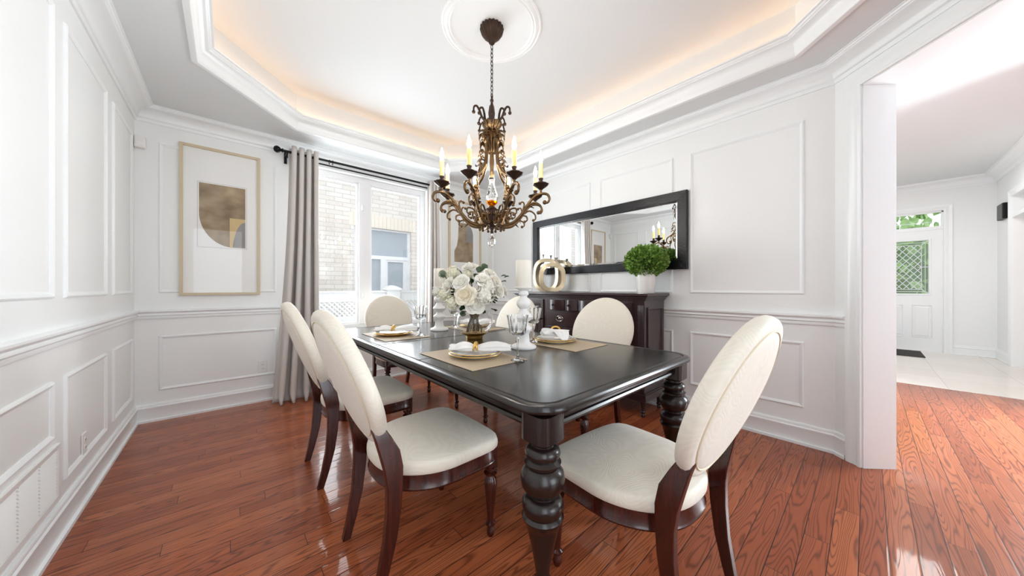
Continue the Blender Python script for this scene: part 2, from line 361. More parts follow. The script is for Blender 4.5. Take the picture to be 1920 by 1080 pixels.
# ceiling: soffit with octagonal tray
TX0, TX1, TY0, TY1, TC = -.14, 2.72, -.32, 3.58, .63
TRAY = [(TX0+TC, TY0), (TX1-TC, TY0), (TX1, TY0+TC), (TX1, TY1-TC), (TX1-TC, TY1), (TX0+TC, TY1), (TX0, TY1-TC), (TX0, TY0+TC)]
out = [Vector((x, y, ZC)) for x, y in ROOM]; hol = [Vector((x, y, ZC)) for x, y in TRAY]
tri = tessellate_polygon([out, list(reversed(hol))]); pts = out+list(reversed(hol))
m = MB(); m.add(pts, tri)
m.loft([[(x, y, ZC) for x, y in TRAY], [(x, y, ZT) for x, y in TRAY]], False, False)
struct(m.build('ceiling_soffit', M_CEIL))
struct(MB().box(XL-.15, XR+.15, -.9, YB+.2, ZT, ZT+.1).build('ceiling', M_CEIL))
struct(MB().box(XR-1.1, 9.4, -4.2, 1.0, 2.955, 3.05).build('ceiling_foyer', M_CEIL))

xy = lambda x, y, z: (x, y, z)
def cove(o0, z0, o1, z1, n=7):   # concave quarter between two points
    return [(o0+(o1-o0)*(1-math.cos(PI/2*i/n)), z0+(z1-z0)*math.sin(PI/2*i/n)) for i in range(n+1)]
crown = [(0, 2.50), (.010, 2.50), (.013, 2.506), (.013, 2.524), (.022, 2.530)] + cove(.024, 2.534, .092, 2.592) + [(.098, 2.596), (.098, 2.602), (.106, 2.606), (.109, 2.613), (.118, 2.615), (.118, 2.62)]
struct(MB().sweep(ROOM, True, crown, xy).build('trim_1', M_TRIM, smooth=35))
tcr = [(-.034, 2.62), (-.034, 2.610), (-.018, 2.607), (-.004, 2.610), (.002, 2.618), (.004, 2.626)] + cove(.006, 2.632, .05, 2.70) + [(.054, 2.703), (.054, 2.709), (.062, 2.713), (.066, 2.722), (.078, 2.724), (.078, 2.737), (0, 2.737)]
struct(MB().sweep(TRAY, True, tcr, xy).build('trim_2', M_TRIM, smooth=35))
tr = thing('led_strip', 'warm light strip glowing in the cove of the tray ceiling', 'light strip', (0, 0, 2.7375))
MB().sweep(TRAY, True, [(.018, .0), (.018, .006), (.030, .006), (.030, .0)], xy).build('diode_tape', M_LED, tr)
rail = [(0, .862), (.012, .862), (.014, .868), (.014, .882), (.022, .890), (.022, .900), (.018, .906), (.030, .914), (.036, .922), (.036, .932), (.028, .936), (0, .936)]
casx = lambda s: dg(s, 0, 0)[:2]
struct(MB().sweep([casx(OP0-.088), (XR, .146), (XR, YB), (2.11, YB)], False, rail, xy, False, True).build('trim_3', M_TRIM, smooth=35))
struct(MB().sweep([(.44, YB), (XL, YB), (XL, .15)], False, rail, xy, False, True).build('trim_4', M_TRIM, smooth=35))
base = [(0, .150), (.010, .150), (.014, .144), (.014, .130), (.020, .122), (.020, .112), (.015, .104), (.015, .022), (.027, .018), (.027, .004), (.027, 0)]
struct(MB().sweep([casx(OP0-.088), (XR, .146), (XR, YB), (XL, YB), (XL, .15)], False, base, xy, False, True).build('baseboard_room', M_TRIM, smooth=35))
# casing round the diagonal opening (in the plane of the wall) and the wide flat jamb
def dface(s, z, d): return dg(s, -d, z)
cas = [(0, 0), (0, .016), (.012, .020), (.020, .014), (.045, .014), (.055, .020), (.078, .024), (.088, .022), (.088, 0)]
struct(MB().sweep([(OP0, 0), (OP0, OPZ), (OP1, OPZ), (OP1, 0)], False, cas, dface).build('trim_5', M_TRIM, smooth=35))
m = MB(); m.box(OP0, OP0+.008, -.002, TH+.004, 0, OPZ, MD); m.box(OP1-.008, OP1, -.002, TH+.004, 0, OPZ, MD); m.box(OP0, OP1, -.002, TH+.004, OPZ-.008, OPZ, MD)
struct(m.build('trim_6', M_TRIM))
# picture-frame mouldings of the walls
def frame_loop(m, fn, u0, u1, v0, v1, prof=((0, 0), (.004, .009), (.010, .012), (.018, .008), (.026, .003), (.026, 0))):
    rings = [[fn(u0+i, v0+i, d), fn(u1-i, v0+i, d), fn(u1-i, v1-i, d), fn(u0+i, v1-i, d)] for i, d in prof]
    m.loft(rings, False, False)
LW = lambda u, v, d: (XL+d, u, v)
RW = lambda u, v, d: (XR-d, u, v)
BW = lambda u, v, d: (u, YB-d, v)
m = MB()
for a, b_ in ((1.62, 2.353), (2.486, 3.172), (3.327, 3.90)): frame_loop(m, LW, a, b_, 1.073, 2.355)
for a, b_, c_ in ((1.62, 2.353, .463), (2.486, 3.172, .228), (3.327, 3.90, .235)): frame_loop(m, LW, a, b_, c_, .715)
struct(m.build('trim_7', M_TRIM))
m = MB()
for a, b_ in ((.301, 1.057), (1.198, 1.978), (2.098, 2.878), (3.02, 3.89)):
    frame_loop(m, RW, a, b_, 1.073, 2.322); frame_loop(m, RW, a, b_, .262, .735)
struct(m.build('trim_8', M_TRIM))
m = MB()
for a, b_ in ((-.431, .376), (2.24, 2.95)):
    frame_loop(m, BW, a, b_, 1.078, 2.355); frame_loop(m, BW, a, b_, .25, .715)
struct(m.build('trim_9', M_TRIM))

# window: white vinyl frame set back in the wall
def window_unit(name, x0, x1, z0, z1, y, mull, w=.055, dep=.07):
    m = MB(); g = MB(); fr = MB()
    m.box(x0, x0+w, y, y+dep, z0, z1); m.box(x1-w, x1, y, y+dep, z0, z1); m.box(x0+w, x1-w, y, y+dep, z1-w-.01, z1); m.box(x0+w, x1-w, y, y+dep, z0, z0+w+.01)
    for a, b_ in mull: m.box(a, b_, y-.01, y+dep, z0+w, z1-w)
    xs = [x0+w]+[q for a in mull for q in a]+[x1-w]
    win = struct(m.build(name, M_VINYL, bevel=.004))
    for i in range(0, len(xs), 2):
        a, b_ = xs[i], xs[i+1]; s = MB(); k = .022; c0, c1 = z0+w+.01, z1-w-.01
        s.box(a, a+k, y+.015, y+.055, c0, c1); s.box(b_-k, b_, y+.015, y+.055, c0, c1); s.box(a+k, b_-k, y+.015, y+.055, c0, c0+k); s.box(a+k, b_-k, y+.015, y+.055, c1-k, c1)
        sa = s.build('window_sash', M_VINYL, win, bevel=.002)
        MB().box(a+k, b_-k, y+.030, y+.034, c0+k, c1-k).build('window_pane', M_PANE, sa)
    return win
w1 = window_unit('window_1', .50, 2.035, .63, 2.45, 4.085, [(1.185, 1.315)])
MB().box(.46, 2.075, YB-.03, 4.09, .61, .63).build('window_sill', M_TRIM, w1, bevel=.004)
for z in (1.0, 2.05): MB().box(1.21, 1.235, 4.05, 4.08, z, z+.07).build('latch', M_VINYL, w1, bevel=.005)

# ------------------------------------------------------------ curtains and rod
def curtain(name, label, xa, xb, ya, xa2, xb2, yb, ztop, folds, amp):
    def fn(u, v):
        t = v**1.6; a = xa+(xa2-xa)*t; b_ = xb+(xb2-xb)*t; am = amp*(1+.35*v)
        pu = u + .018*math.sin(5*v+9*u)*v
        y = ya+(yb-ya)*t + am*math.cos(2*PI*folds*pu) + .012*math.sin(17*u+6*v)*v
        x = a+(b_-a)*u + .012*math.sin(2*PI*folds*2*pu)
        z = ztop*(1-v)+.006*v
        if v > .97: x += .02*math.sin(2*PI*folds*u)*(v-.97)/.03; y -= .03*(v-.97)/.03
        return (x, y, z)
    return tag(MB().grid(fn, 110, 60).build(name, M_CURT, smooth=60, solid=.003), label, 'curtain')
curtain('curtain', 'silver grey curtain with deep folds left of the window', .475, .705, 3.885, .335, .70, 3.80, 2.545, 3.6, .052)
curtain('curtain', 'grey curtain bunched at the right side of the window, beside the arch print', 2.0, 2.135, 3.885, 1.95, 2.17, 3.87, 2.545, 3, .036)
rod = thing('curtain_rod', 'black double curtain rod with ball finials above the window', 'curtain rod', (1.28, 3.885, 2.49))
MB().tube([(-.86, 0, 0), (.93, 0, 0)], .0125, 14).build('pole', M_BLK, rod, smooth=40)
MB().tube([(-.80, .06, -.028), (.86, .06, -.028)], .008, 12).build('rear_pole', M_BLK, rod, smooth=40)
for sx in (-1, 1):
    xx = -.86 if sx < 0 else .93
    MB().lathe([(.014, 0), (.02, .003), (.02, .01), (.014, .014), (.014, .02), (.024, .028), (.033, .045), (.033, .058), (.022, .075), (.0, .082)], n=20, M=Matrix.Translation((xx, 0, 0)) @ Matrix.Rotation(PI/2*sx, 4, 'Y')).build('finial', M_BLK, rod, smooth=50)
    bx_ = -.83 if sx < 0 else .90
    b = MB(); b.box(bx_-.008, bx_+.008, -.02, .122, -.03, -.014); b.box(bx_-.012, bx_+.012, .108, .124, -.09, .04); b.tube([(bx_, 0, -.014), (bx_, -.02, -.03), (bx_, -.012, -.07)], .007)
    b.build('bracket', M_BLK, rod)
for xx in (-.455, -.425): MB().tube([(xx+.003, .024*math.cos(a), .024*math.sin(a)-.008) for a in [2*PI*i/20 for i in range(20)]], .003, 6, closed=True).build('ring', M_BLK, rod, smooth=60)

# ------------------------------------------------------------ pictures
def picture(x0, x1, z0, z1, label, shapes):
    y = YB-.002
    p = thing('framed_print', label, 'picture', ((x0+x1)/2, y, z0), group=None)
    T = lambda x: x-(x0+x1)/2; Z = lambda z: z-z0
    m = MB(); fn = lambda u, v, d: (T(u), -d, Z(v))
    frame_loop(m, fn, x0, x1, z0, z1, ((0, .0), (0, .032), (.022, .032), (.022, .016), (.022, 0)))
    m.build('frame', M_FR, p)
    MB().box(T(x0+.02), T(x1-.02), -.012, -.006, Z(z0+.02), Z(z1-.02)).build('mat_board', M_MATB, p)
    for poly, mt, dy in shapes:
        m = MB(); n = len(poly); v = [(T(a), -.0125-dy, Z(b_)) for a, b_ in poly]+[(T(a), -.012, Z(b_)) for a, b_ in poly]
        m.add(v, [tuple(range(n))]+[(i, (i+1) % n, n+(i+1) % n, n+i) for i in range(n)]).build('painted_shape', mt, p)
    MB().box(T(x0+.021), T(x1-.021), -.022, -.020, Z(z0+.021), Z(z1-.021)).build('glazing', M_PICGL, p)
    return p
def arc(cx, cy, rx, ry, a0, a1, n=14): return [(cx+rx*math.cos(math.radians(a0+(a1-a0)*i/n)), cy+ry*math.sin(math.radians(a0+(a1-a0)*i/n))) for i in range(n+1)]
A0, A1, B0, B1 = -.186, .133, 1.50, 2.07
mats = [([(A0-.012, B0-.012), (A1+.012, B0-.012), (A1+.012, B1+.012), (A0-.012, B1+.012)], mat('mat_bevel', (214, 214, 212), .8), .0),
        ([(A0-.007, B0-.007), (A1+.007, B0-.007), (A1+.007, B1+.007), (A0-.007, B1+.007)], M_MATB, .0006),
        ([(A0, B1)]+arc(.043+.0, 1.80, .229, .30, 180, 268)+[(A1, B0), (A1, B1)], M_ARTB, .0012),
        ([(.020, B0), (.040, B0)]+arc(A1, B0, .09, .20, 178, 92)[0:]+[(A1, 1.775), (.020, 1.775)], M_ARTY, .0018),
        ([(A1, B0)]+arc(A1, B0, .085, .245, 90, 180), M_ARTG, .0024)]
picture(-.308, .244, 1.056, 2.392, 'large print with a brown rounded shape in pale wood frame left of the window', mats)
C0, C1, D0, D1 = 2.457, 2.784, 1.50, 2.09
mats = [([(2.445, D0-.012), (2.80, D0-.012), (2.80, D1+.012), (2.445, D1+.012)], M_MATB, .0),
        ([(C0, D0), (C1, D0), (C1, 1.90)]+arc(C1-.13, 1.90, .13, .18, 0, 90)+[(2.53, 2.08), (2.52, 1.85), (2.50, 1.74), (C0, 1.66)], M_ARTB, .0006),
        ([(2.66, 1.80), (C1, 1.80), (C1, 1.90)]+arc(C1-.12, 1.90, .12, .15, 0, 90), M_ARTG, .0012)]
picture(2.362, 2.925, 1.056, 2.392, 'abstract print with an arched brown shape in a pale frame, right of the window', mats)

# ------------------------------------------------------------ mirror
mr = thing('wall_mirror', 'wide mirror in a black hammered frame hung above the sideboard', 'mirror', (XR-.001, 2.022, 1.29))
m = MB(); y0, y1, z0, z1 = -.956, .956, 0, .705
fn = lambda u, v, d: (-d-.012, u, v)
frame_loop(m, fn, y0, y1, z0, z1, ((0, -.010), (0, .024), (.006, .030), (.082, .026), (.086, .012), (.086, -.010)))
m.build('frame', M_MFRAME, mr)
m = MB(); frame_loop(m, fn, y0+.084, y1-.084, z0+.084, z1-.084, ((0, -.002), (.001, .0005), (.02, .004)))
m.box(-.0162, -.010, y0+.104, y1-.104, z0+.104, z1-.104)
m.build('looking_glass', M_MIRROR, mr)

# ------------------------------------------------------------ dining table
TBX0, TBX1, TBY0, TBY1 = .675, 1.895, .615, 3.095
def rrect(ins, z, r=.12, n=9):
    r_ = max(r-ins, .02); o = []
    for cx, cy, a0 in ((TBX1-ins-r_, TBY0+ins+r_, -90), (TBX1-ins-r_, TBY1-ins-r_, 0), (TBX0+ins+r_, TBY1-ins-r_, 90), (TBX0+ins+r_, TBY0+ins+r_, 180)):
        o += [(cx+r_*math.cos(math.radians(a0+90*i/n)), cy+r_*math.sin(math.radians(a0+90*i/n)), z) for i in range(n+1)]
    return o
tb = tag(thing('dining_table', 'long dark espresso dining table with rounded corners and bulbous turned legs', 'table', ((TBX0+TBX1)/2, (TBY0+TBY1)/2, 0)))
TI = Matrix.Translation((-(TBX0+TBX1)/2, -(TBY0+TBY1)/2, 0))
rg = [(.06, .725), (.05, .722), (.030, .722), (.020, .727), (.012, .733), (.002, .736), (0, .742), (.001, .750), (.006, .757), (.014, .7605), (.030, .7605), (.034, .757), (.040, .757), (.044, .760), (.05, .760)]
MB().loft([rrect(i, z) for i, z in rg], True, True, True, TI).build('tabletop', M_ESP, tb, smooth=30)
m = MB()
rg = [(.075, .727), (.075, .682), (.068, .678), (.064, .670), (.066, .662), (.075, .658), (.095, .658), (.095, .727)]
m.loft([rrect(i, z) for i, z in rg], False, False, True, TI).build('apron', M_ESPD, tb, smooth=30)
for y in (1.50, 2.06):
    MB().box(TBX0+.02, TBX1-.02, y-.0012, y+.0012, .7590, .7610, TI).build('leaf_seam', M_SEAM, tb)
legp = [(.0, 0), (.022, 0), (.030, .012), (.036, .05), (.030, .075), (.022, .085), (.038, .10), (.042, .115), (.036, .13), (.024, .14), (.022, .16), (.034, .168), (.026, .182), (.021, .19), (.025, .22), (.038, .29), (.051, .345), (.057, .372), (.066, .380), (.068, .388), (.064, .394), (.060, .398), (.066, .415), (.067, .432), (.058, .447), (.044, .452), (.044, .460), (.056, .466), (.068, .485), (.072, .508), (.068, .530), (.056, .545), (.050, .549), (.050, .553), (.058, .556), (.060, .562), (.052, .568), (.048, .572), (.054, .578), (.058, .591), (.054, .604), (.046, .611), (.038, .614), (.038, .640), (0, .640)]
def legblock():
    m = MB(); s = .057; r = .03; o = []
    for cx, cy, a0 in ((s-r, -s+r, -90), (s-r, s-r, 0), (-s+r, s-r, 90), (-s+r, -s+r, 180)):
        o += [(cx+r*math.cos(math.radians(a0+90*i/6)), cy+r*math.sin(math.radians(a0+90*i/6))) for i in range(7)]
    m.loft([[(x*k, y*k, z) for x, y in o] for k, z in ((.85, .628), (1, .636), (1, .7225))])
    m.lathe(legp, n=36); return m
lg = legblock().build('leg', M_ESPD, tb, smooth=40)
li = .088
for i, (x, y) in enumerate(((TBX0+li, TBY0+li), (TBX1-li, TBY0+li), (TBX0+li, TBY1-li), (TBX1-li, TBY1-li))):
    o = lg if i == 0 else dup(lg, tb)
    o.location = TI @ Vector((x, y, 0))

# ------------------------------------------------------------ dining chairs (local: faces +x)
def seat_outline(k=1., n=64):
    o = []
    for i in range(n):
        a = 2*PI*i/n; c, s = math.cos(a), math.sin(a); e = 8 if c > 0 else 2.6
        q = (abs(c)**e+abs(s)**e)**(-1/e); X, Y = c*q, s*q
        hw = .262 if X > 0 else .262-.052*(-X)**1.5
        o.append((.03+X*.245*k+ (.012*(1-Y*Y) if X > .5 else 0), Y*hw*k))
    return o
def make_chair(label):
    t = thing('dining_chair', label, 'chair', group='cream oval-back dining chairs')
    rings = [[(x, y, z) for x, y in seat_outline(k)] for k, z in ((.985, .401), (1.0, .405), (1.006, .422), (1.003, .436), (.988, .446), (.95, .452), (.85, .459), (.65, .467), (.4, .472), (.1, .474))]
    MB().loft(rings).build('seat', M_FAB, t, smooth=60)
    rings = [[(x, y, z) for x, y in seat_outline(k)] for k, z in ((.93, .34), (.985, .34), (.99, .346), (.975, .352), (.97, .402), (.9, .402))]
    MB().loft(rings).build('seat_rail', M_MAHO, t, smooth=40)
    C = Matrix.Translation((-.307, 0, .774)) @ Matrix.Rotation(math.radians(-20), 4, 'Y')
    w, h = .271, .281
    def ring(k, n_, N=56): return [(n_-.10*(k*h*math.sin(a))**2*0, k*w*math.cos(a), k*h*math.sin(a)) for a in [2*PI*i/N for i in range(N)]]
    prof = [(.05, -.040), (.5, -.039), (.78, -.036), (.845, -.031), (.86, -.028), (.90, -.030), (.96, -.026), (.992, -.015), (1, .0), (.992, .016), (.96, .030), (.9, .038), (.75, .046), (.5, .052), (.25, .055), (.05, .056)]
    bk = MB().loft([ring(k, n_*.82) for k, n_ in prof], M=C).build('backrest', M_FAB, t, smooth=60)
    MB().tube([C @ Vector((-.0242, .862*w*math.cos(a), .862*h*math.sin(a))) for a in [2*PI*i/56 for i in range(56)]], .0032, 6, closed=True).build('piping', M_PIPE, bk, smooth=60)
    legf = [(0, 0), (.011, 0), (.015, .012), (.016, .028), (.012, .040), (.012, .046), (.020, .054), (.020, .060), (.012, .068), (.012, .075), (.016, .13), (.022, .20), (.025, .24), (.022, .262), (.015, .272), (.015, .276), (.026, .284), (.027, .291), (.018, .300), (.018, .303), (.024, .309), (.024, .314)]
    for s in (-1, 1):
        m = MB(); m.lathe([(r_*1.14, z_) for r_, z_ in legf], (0, 0, 0), 20); m.box(-.0225, .0225, -.0225, .0225, .312, .400)
        o = m.build('leg', M_MAHO, t, smooth=40); o.location = (.232, s*.222, 0)
        path = [(-.262, .192, 0), (-.238, .194, .09), (-.215, .197, .20), (-.203, .200, .31), (-.200, .200, .40), (-.203, .198, .46), (-.215, .192, .52), (-.236, .184, .575), (-.254, .176, .615)]
        wd = [.016, .019, .023, .026, .029, .034, .036, .028, .022]
        rings = []
        for (x, y, z), a in zip(path, wd):
            b_ = .0145; rings.append([(x-a, s*(y-b_), z), (x+a, s*(y-b_), z), (x+a, s*(y+b_), z), (x-a, s*(y+b_), z)])
        MB().loft(rings).build('leg', M_MAHO, t, smooth=30, bevel=.003)
    return t
CH = [(.658, 1.361, 0, 'cream oval-back chair on the near left side of the table, its seat fully seen'),
      (.651, 2.233, 0, 'cream oval-back chair behind the near left one, next to the grey curtain'),
      (1.400, 3.382, -90, 'cream oval-back chair at the far head of the table in front of the window'),
      (1.830, 2.338, 180, 'cream oval-back chair on the far right side, half hidden by bouquet and candlestick'),
      (1.944, 1.435, 180, 'cream oval-back chair in front of the sideboard drawers'),
      (1.202, .592, 86.0, 'large cream oval-back chair at the near head, turned away at the right')]
c0 = make_chair(CH[0][3])
for i, (x, y, a, lb) in enumerate(CH):
    o = c0 if i == 0 else dup(c0, label=lb)
    o.location = (x, y, 0); o.rotation_euler = (0, 0, math.radians(a))

# ------------------------------------------------------------ sideboard
SX0, SX1, SY0, SY1, SZ = 2.66, 3.045, 1.27, 2.84, 1.075
sb = thing('sideboard', 'tall dark cherry sideboard with curved drawers below the mirror', 'sideboard', (SX0, (SY0+SY1)/2, 0))
SM = Matrix.Translation((-SX0, -(SY0+SY1)/2, 0))
m = MB()
def slab(m, e, z0, z1): m.box(SX0-e, SX1, SY0-e, SY1+e, z0, z1, SM)
slab(m, 0, .16, 1.01)
m.build('body', M_SIDE, sb, bevel=.003)
m = MB(); slab(m, .012, 1.008, 1.022); slab(m, .022, 1.022, 1.034); slab(m, .034, 1.034, 1.046); slab(m, .050, 1.050, SZ); slab(m, .042, 1.045, 1.052)
m.build('top', M_SIDE, sb, bevel=.004)
m = MB(); slab(m, .012, .14, .20); slab(m, .006, .20, .215)
m.build('base_moulding', M_SIDE, sb, bevel=.003)
foot = MB().lathe([(0, 0), (.014, 0), (.018, .02), (.013, .03), (.022, .04), (.022, .048), (.015, .055), (.02, .10), (.026, .125), (.026, .14), (0, .14)], n=18).build('leg', M_SIDE, sb, smooth=40)
for i, (x, y) in enumerate(((SX0+.03, SY0+.03), (SX0+.03, SY1-.03), (SX1-.04, SY0+.03), (SX1-.04, SY1-.03))):
    o = foot if i == 0 else dup(foot, sb); o.location = SM @ Vector((x, y, 0))
def sdoor(y0, y1, knob_y, z0=.23, z1=.995):
    d = MB().box(SX0-.014, SX0, y0, y1, z0, z1, SM).build('door', M_SIDE, sb, bevel=.003)
    m = MB(); frame_loop(m, lambda u, v, q: (SX0-.014-q, u, v), y0+.045, y1-.045, z0+.05, z1-.05, ((0, 0), (.004, .006), (.012, .006), (.02, -.002), (.05, .004), (.05, .004)))
    m.box(SX0-.018, SX0-.012, y0+.095, y1-.095, z0+.10, z1-.10)
    o = m.build('raised_panel', M_SIDE, d); o.matrix_local = SM
    MB().lathe([(.005, 0), (.005, .012), (.011, .018), (.012, .024), (.007, .029), (0, .03)], n=14, M=SM @ Matrix.Translation((SX0-.014, knob_y, .776)) @ Matrix.Rotation(-PI/2, 4, 'Y')).build('knob', M_BLK, d, smooth=50)
sdoor(2.43, 2.76, 2.45); sdoor(1.375, 1.70, 1.68)
def drawer(y0, y1, z0, z1, bow, pull):
    n = 16; ring0 = [(SX0-.010-bow*math.sin(PI*i/n), y0+(y1-y0)*i/n) for i in range(n+1)]+[(SX0, y1), (SX0, y0)]
    m = MB(); m.loft([[(x, y, z) for x, y in ring0] for z in (z0, z1)], M=SM)
    d = m.build('drawer', M_SIDE, sb, smooth=30, bevel=.002)
    yc = (y0+y1)/2; zc = (z0+z1)/2
    if pull == 'knob':
        MB().lathe([(.005, 0), (.005, .010), (.012, .016), (.012, .022), (0, .026)], n=14, M=SM @ Matrix.Translation((SX0-.008-bow, yc, zc)) @ Matrix.Rotation(-PI/2, 4, 'Y')).build('knob', M_BLK, d, smooth=50)
    else:
        for yy in pull:
            m = MB(); m.tube([(SX0-.020, yy+.048*math.cos(a), zc+.026*math.sin(a)) for a in [2*PI*i/24 for i in range(24)]], .0035, 6, closed=True, M=SM)
            m.ball((SX0-.013, yy, zc+.004), .022, sc=(.25, 1, .55), M=SM)
            m.build('pull', M_SILV, d, smooth=50)
for a, b_ in ((2.135, 2.375), (1.965, 2.125), (1.72, 1.955)): drawer(a, b_, .885, .995, .030, 'knob')
drawer(1.72, 2.375, .715, .872, .004, (2.19, 1.90)); drawer(1.72, 2.375, .545, .705, .004, (2.19, 1.90)); drawer(1.72, 2.375, .375, .535, .004, (2.19, 1.90))
for y in (1.30, 2.79):
    m = MB(); m.box(SX0-.008, SX0, y-.03, y+.03, .215, 1.005, SM)
    for k in range(4): m.tube([(SX0-.008, y-.02+.0133*k, .25), (SX0-.008, y-.02+.0133*k, .97)], .0048, 8, M=SM)
    m.build('fluted_pilaster', M_SIDE, sb)
m = MB(); frame_loop(m, lambda u, v, q: tuple(SM @ Vector((u, SY0-q, v))), SX0+.045, SX1-.035, .27, .95, ((0, 0), (.0, .010), (.018, .010), (.026, .0)))
m.build('side_panel', M_SIDE, sb)

# ------------------------------------------------------------ things on the sideboard
def square_torus(name, label, loc, rz, w, h, band, dep):
    o = thing(name, label, 'sculpture', loc, rz, 'champagne ring sculptures')
    m = MB(); N = 48; rings = []
    def se(a, rx, rz_, e=2.7): 
        c, s = math.cos(a), math.sin(a); q = (abs(c)**e+abs(s)**e)**(-1/e); return c*q*rx, s*q*rz_
    for i in range(N):
        a = 2*PI*i/N; x0, z0 = se(a, w/2, h/2); x1, z1 = se(a, w/2-band, h/2-band)
        tw = .012*math.cos(a)
        zz = lambda z: max(z, -h/2+.004)+h/2
        rings.append([(x0, -dep/2, zz(z0)), (x0, dep/2, zz(z0)), (x1, dep/2+tw, zz(z1)), (x1, -dep/2+tw, zz(z1))])
    rings.append(rings[0]); m.loft(rings, False, False)
    m.build('ring_body', M_CHAMP, o, smooth=35, bevel=.002); return o
square_torus('ring_sculpture', 'small champagne metal ring sculpture standing in front of the larger one', (2.80, 2.43, SZ), math.radians(-42), .30, .335, .046, .075)
square_torus('ring_sculpture', 'large champagne metal ring sculpture behind the small one beside the candle', (2.92, 2.62, SZ), math.radians(-80), .36, .405, .046, .075)
for x, y, h, lb in ((2.985, 2.74, .47, 'tall slim glass bottle with silver top behind the large ring sculpture'), (2.955, 2.50, .41, 'shorter slim glass bottle with silver top behind the small ring sculpture')):
    o = thing('glass_bottle', lb, 'bottle', (x, y, SZ), group='slim glass bottles by the mirror')
    MB().lathe([(0, 0), (.028, 0), (.030, .06), (.024, h*.45), (.013, h*.7), (.011, h-.05), (0, h-.05)], n=20).build('flask', M_GLASS, o, smooth=50)
    MB().lathe([(0, h-.052), (.011, h-.052), (.013, h-.03), (.021, h), (0, h)], n=20).build('stopper', M_SILV, o, smooth=40)
pp = thing('potted_boxwood', 'round green boxwood ball in a white pot on the sideboard', 'plant', (2.84, 1.345, SZ))
MB().lathe([(0, 0), (.074, 0), (.076, .004), (.088, .205), (.084, .21), (.078, .208), (.070, .17), (0, .17)], n=36).build('pot', M_PORC, pp, smooth=40)
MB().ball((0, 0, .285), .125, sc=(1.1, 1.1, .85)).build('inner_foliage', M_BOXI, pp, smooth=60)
def leaf_ball(c, R, n, size, sc, rnd=.25, low=-1):
    m = MB()
    for i in range(n):
        z = 1-2*(i+.5)/n; a = i*2.39996
        if z < low: continue
        d = Vector((math.sqrt(1-z*z)*math.cos(a), math.sqrt(1-z*z)*math.sin(a), z))
        p = Vector(c)+Vector((d.x*sc[0], d.y*sc[1], d.z*sc[2]))*R*random.uniform(1-rnd, 1.0)
        dr = (d+Vector((random.uniform(-.9, .9), random.uniform(-.9, .9), random.uniform(-.4, 1.0)))).normalized()
        sd = dr.cross(Vector((random.uniform(-1, 1), random.uniform(-1, 1), random.uniform(-1, 1)))).normalized(); nn = dr.cross(sd)
        L_ = size*random.uniform(.7, 1.2); W_ = L_*.36
        v = [p, p+dr*L_*.35+sd*W_+nn*W_*.35, p+dr*L_*.75+sd*W_*.8+nn*W_*.3, p+dr*L_, p+dr*L_*.75-sd*W_*.8+nn*W_*.3, p+dr*L_*.35-sd*W_+nn*W_*.35]
        m.add(v, [(0, 1, 2, 3), (0, 3, 4, 5)])
    return m
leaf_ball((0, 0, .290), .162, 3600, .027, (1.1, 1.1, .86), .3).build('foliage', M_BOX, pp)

# ------------------------------------------------------------ place settings
Z0 = .7606
def placemat(x, y, lb, w=.335, l=.50, rz=0):
    o = MB().box(-w/2, w/2, -l/2, l/2, 0, .003).build('placemat', M_WEAVE, bevel=.001)
    o.location = (x, y, Z0); o.rotation_euler = (0, 0, rz); tag(o, lb, 'placemat', 'woven placemats on the table')
MATS = [(.955, 1.385), (.955, 2.395), (1.625, 1.345), (1.655, 2.365)]
MLAB = ['beige woven placemat at the near left seat', 'beige woven placemat at the far left seat by the window', 'beige woven placemat before the sideboard chair', 'beige woven placemat behind the flower bowl']
for (x, y), lb in zip(MATS, MLAB): placemat(x, y, lb)
plp = [(0, 0), (.075, 0), (.078, .004), (.085, .005), (.138, .016), (.140, .018), (.137, .020), (.090, .010), (.075, .008), (0, .008)]
def plates(x, y, k, gold):
    lbs = ['near left placemat', 'far left placemat by the window', 'placemat before the sideboard chair', 'placemat behind the flower bowl']
    z = Z0+.0034
    for j, (r, nm) in enumerate(((1.0, 'charger_plate'), (.93, 'dinner_plate'))):
        lab = ('gold charger plate' if gold and j == 0 else 'white lower plate' if j == 0 else 'white gold-rimmed upper plate')+' on the '+lbs[k]
        o = thing(nm, lab, 'plate', (x, y, z+j*.0085), group='stacked plates at the settings')
        MB().lathe([(a*r, b_) for a, b_ in plp], n=56).build('dish', M_GOLD if (gold and j == 0) else M_PORC, o, smooth=40)
        MB().tube([(.1385*r*math.cos(a), .1385*r*math.sin(a), .0185) for a in [2*PI*i/56 for i in range(56)]], .0022, 6, closed=True).build('gold_rim', M_GOLD, o, smooth=60)
PL = [(.975, 1.375), (.945, 2.405), (1.628, 1.385), (1.71, 2.42)]
for k, (x, y) in enumerate(PL): plates(x, y, k, k == 1)
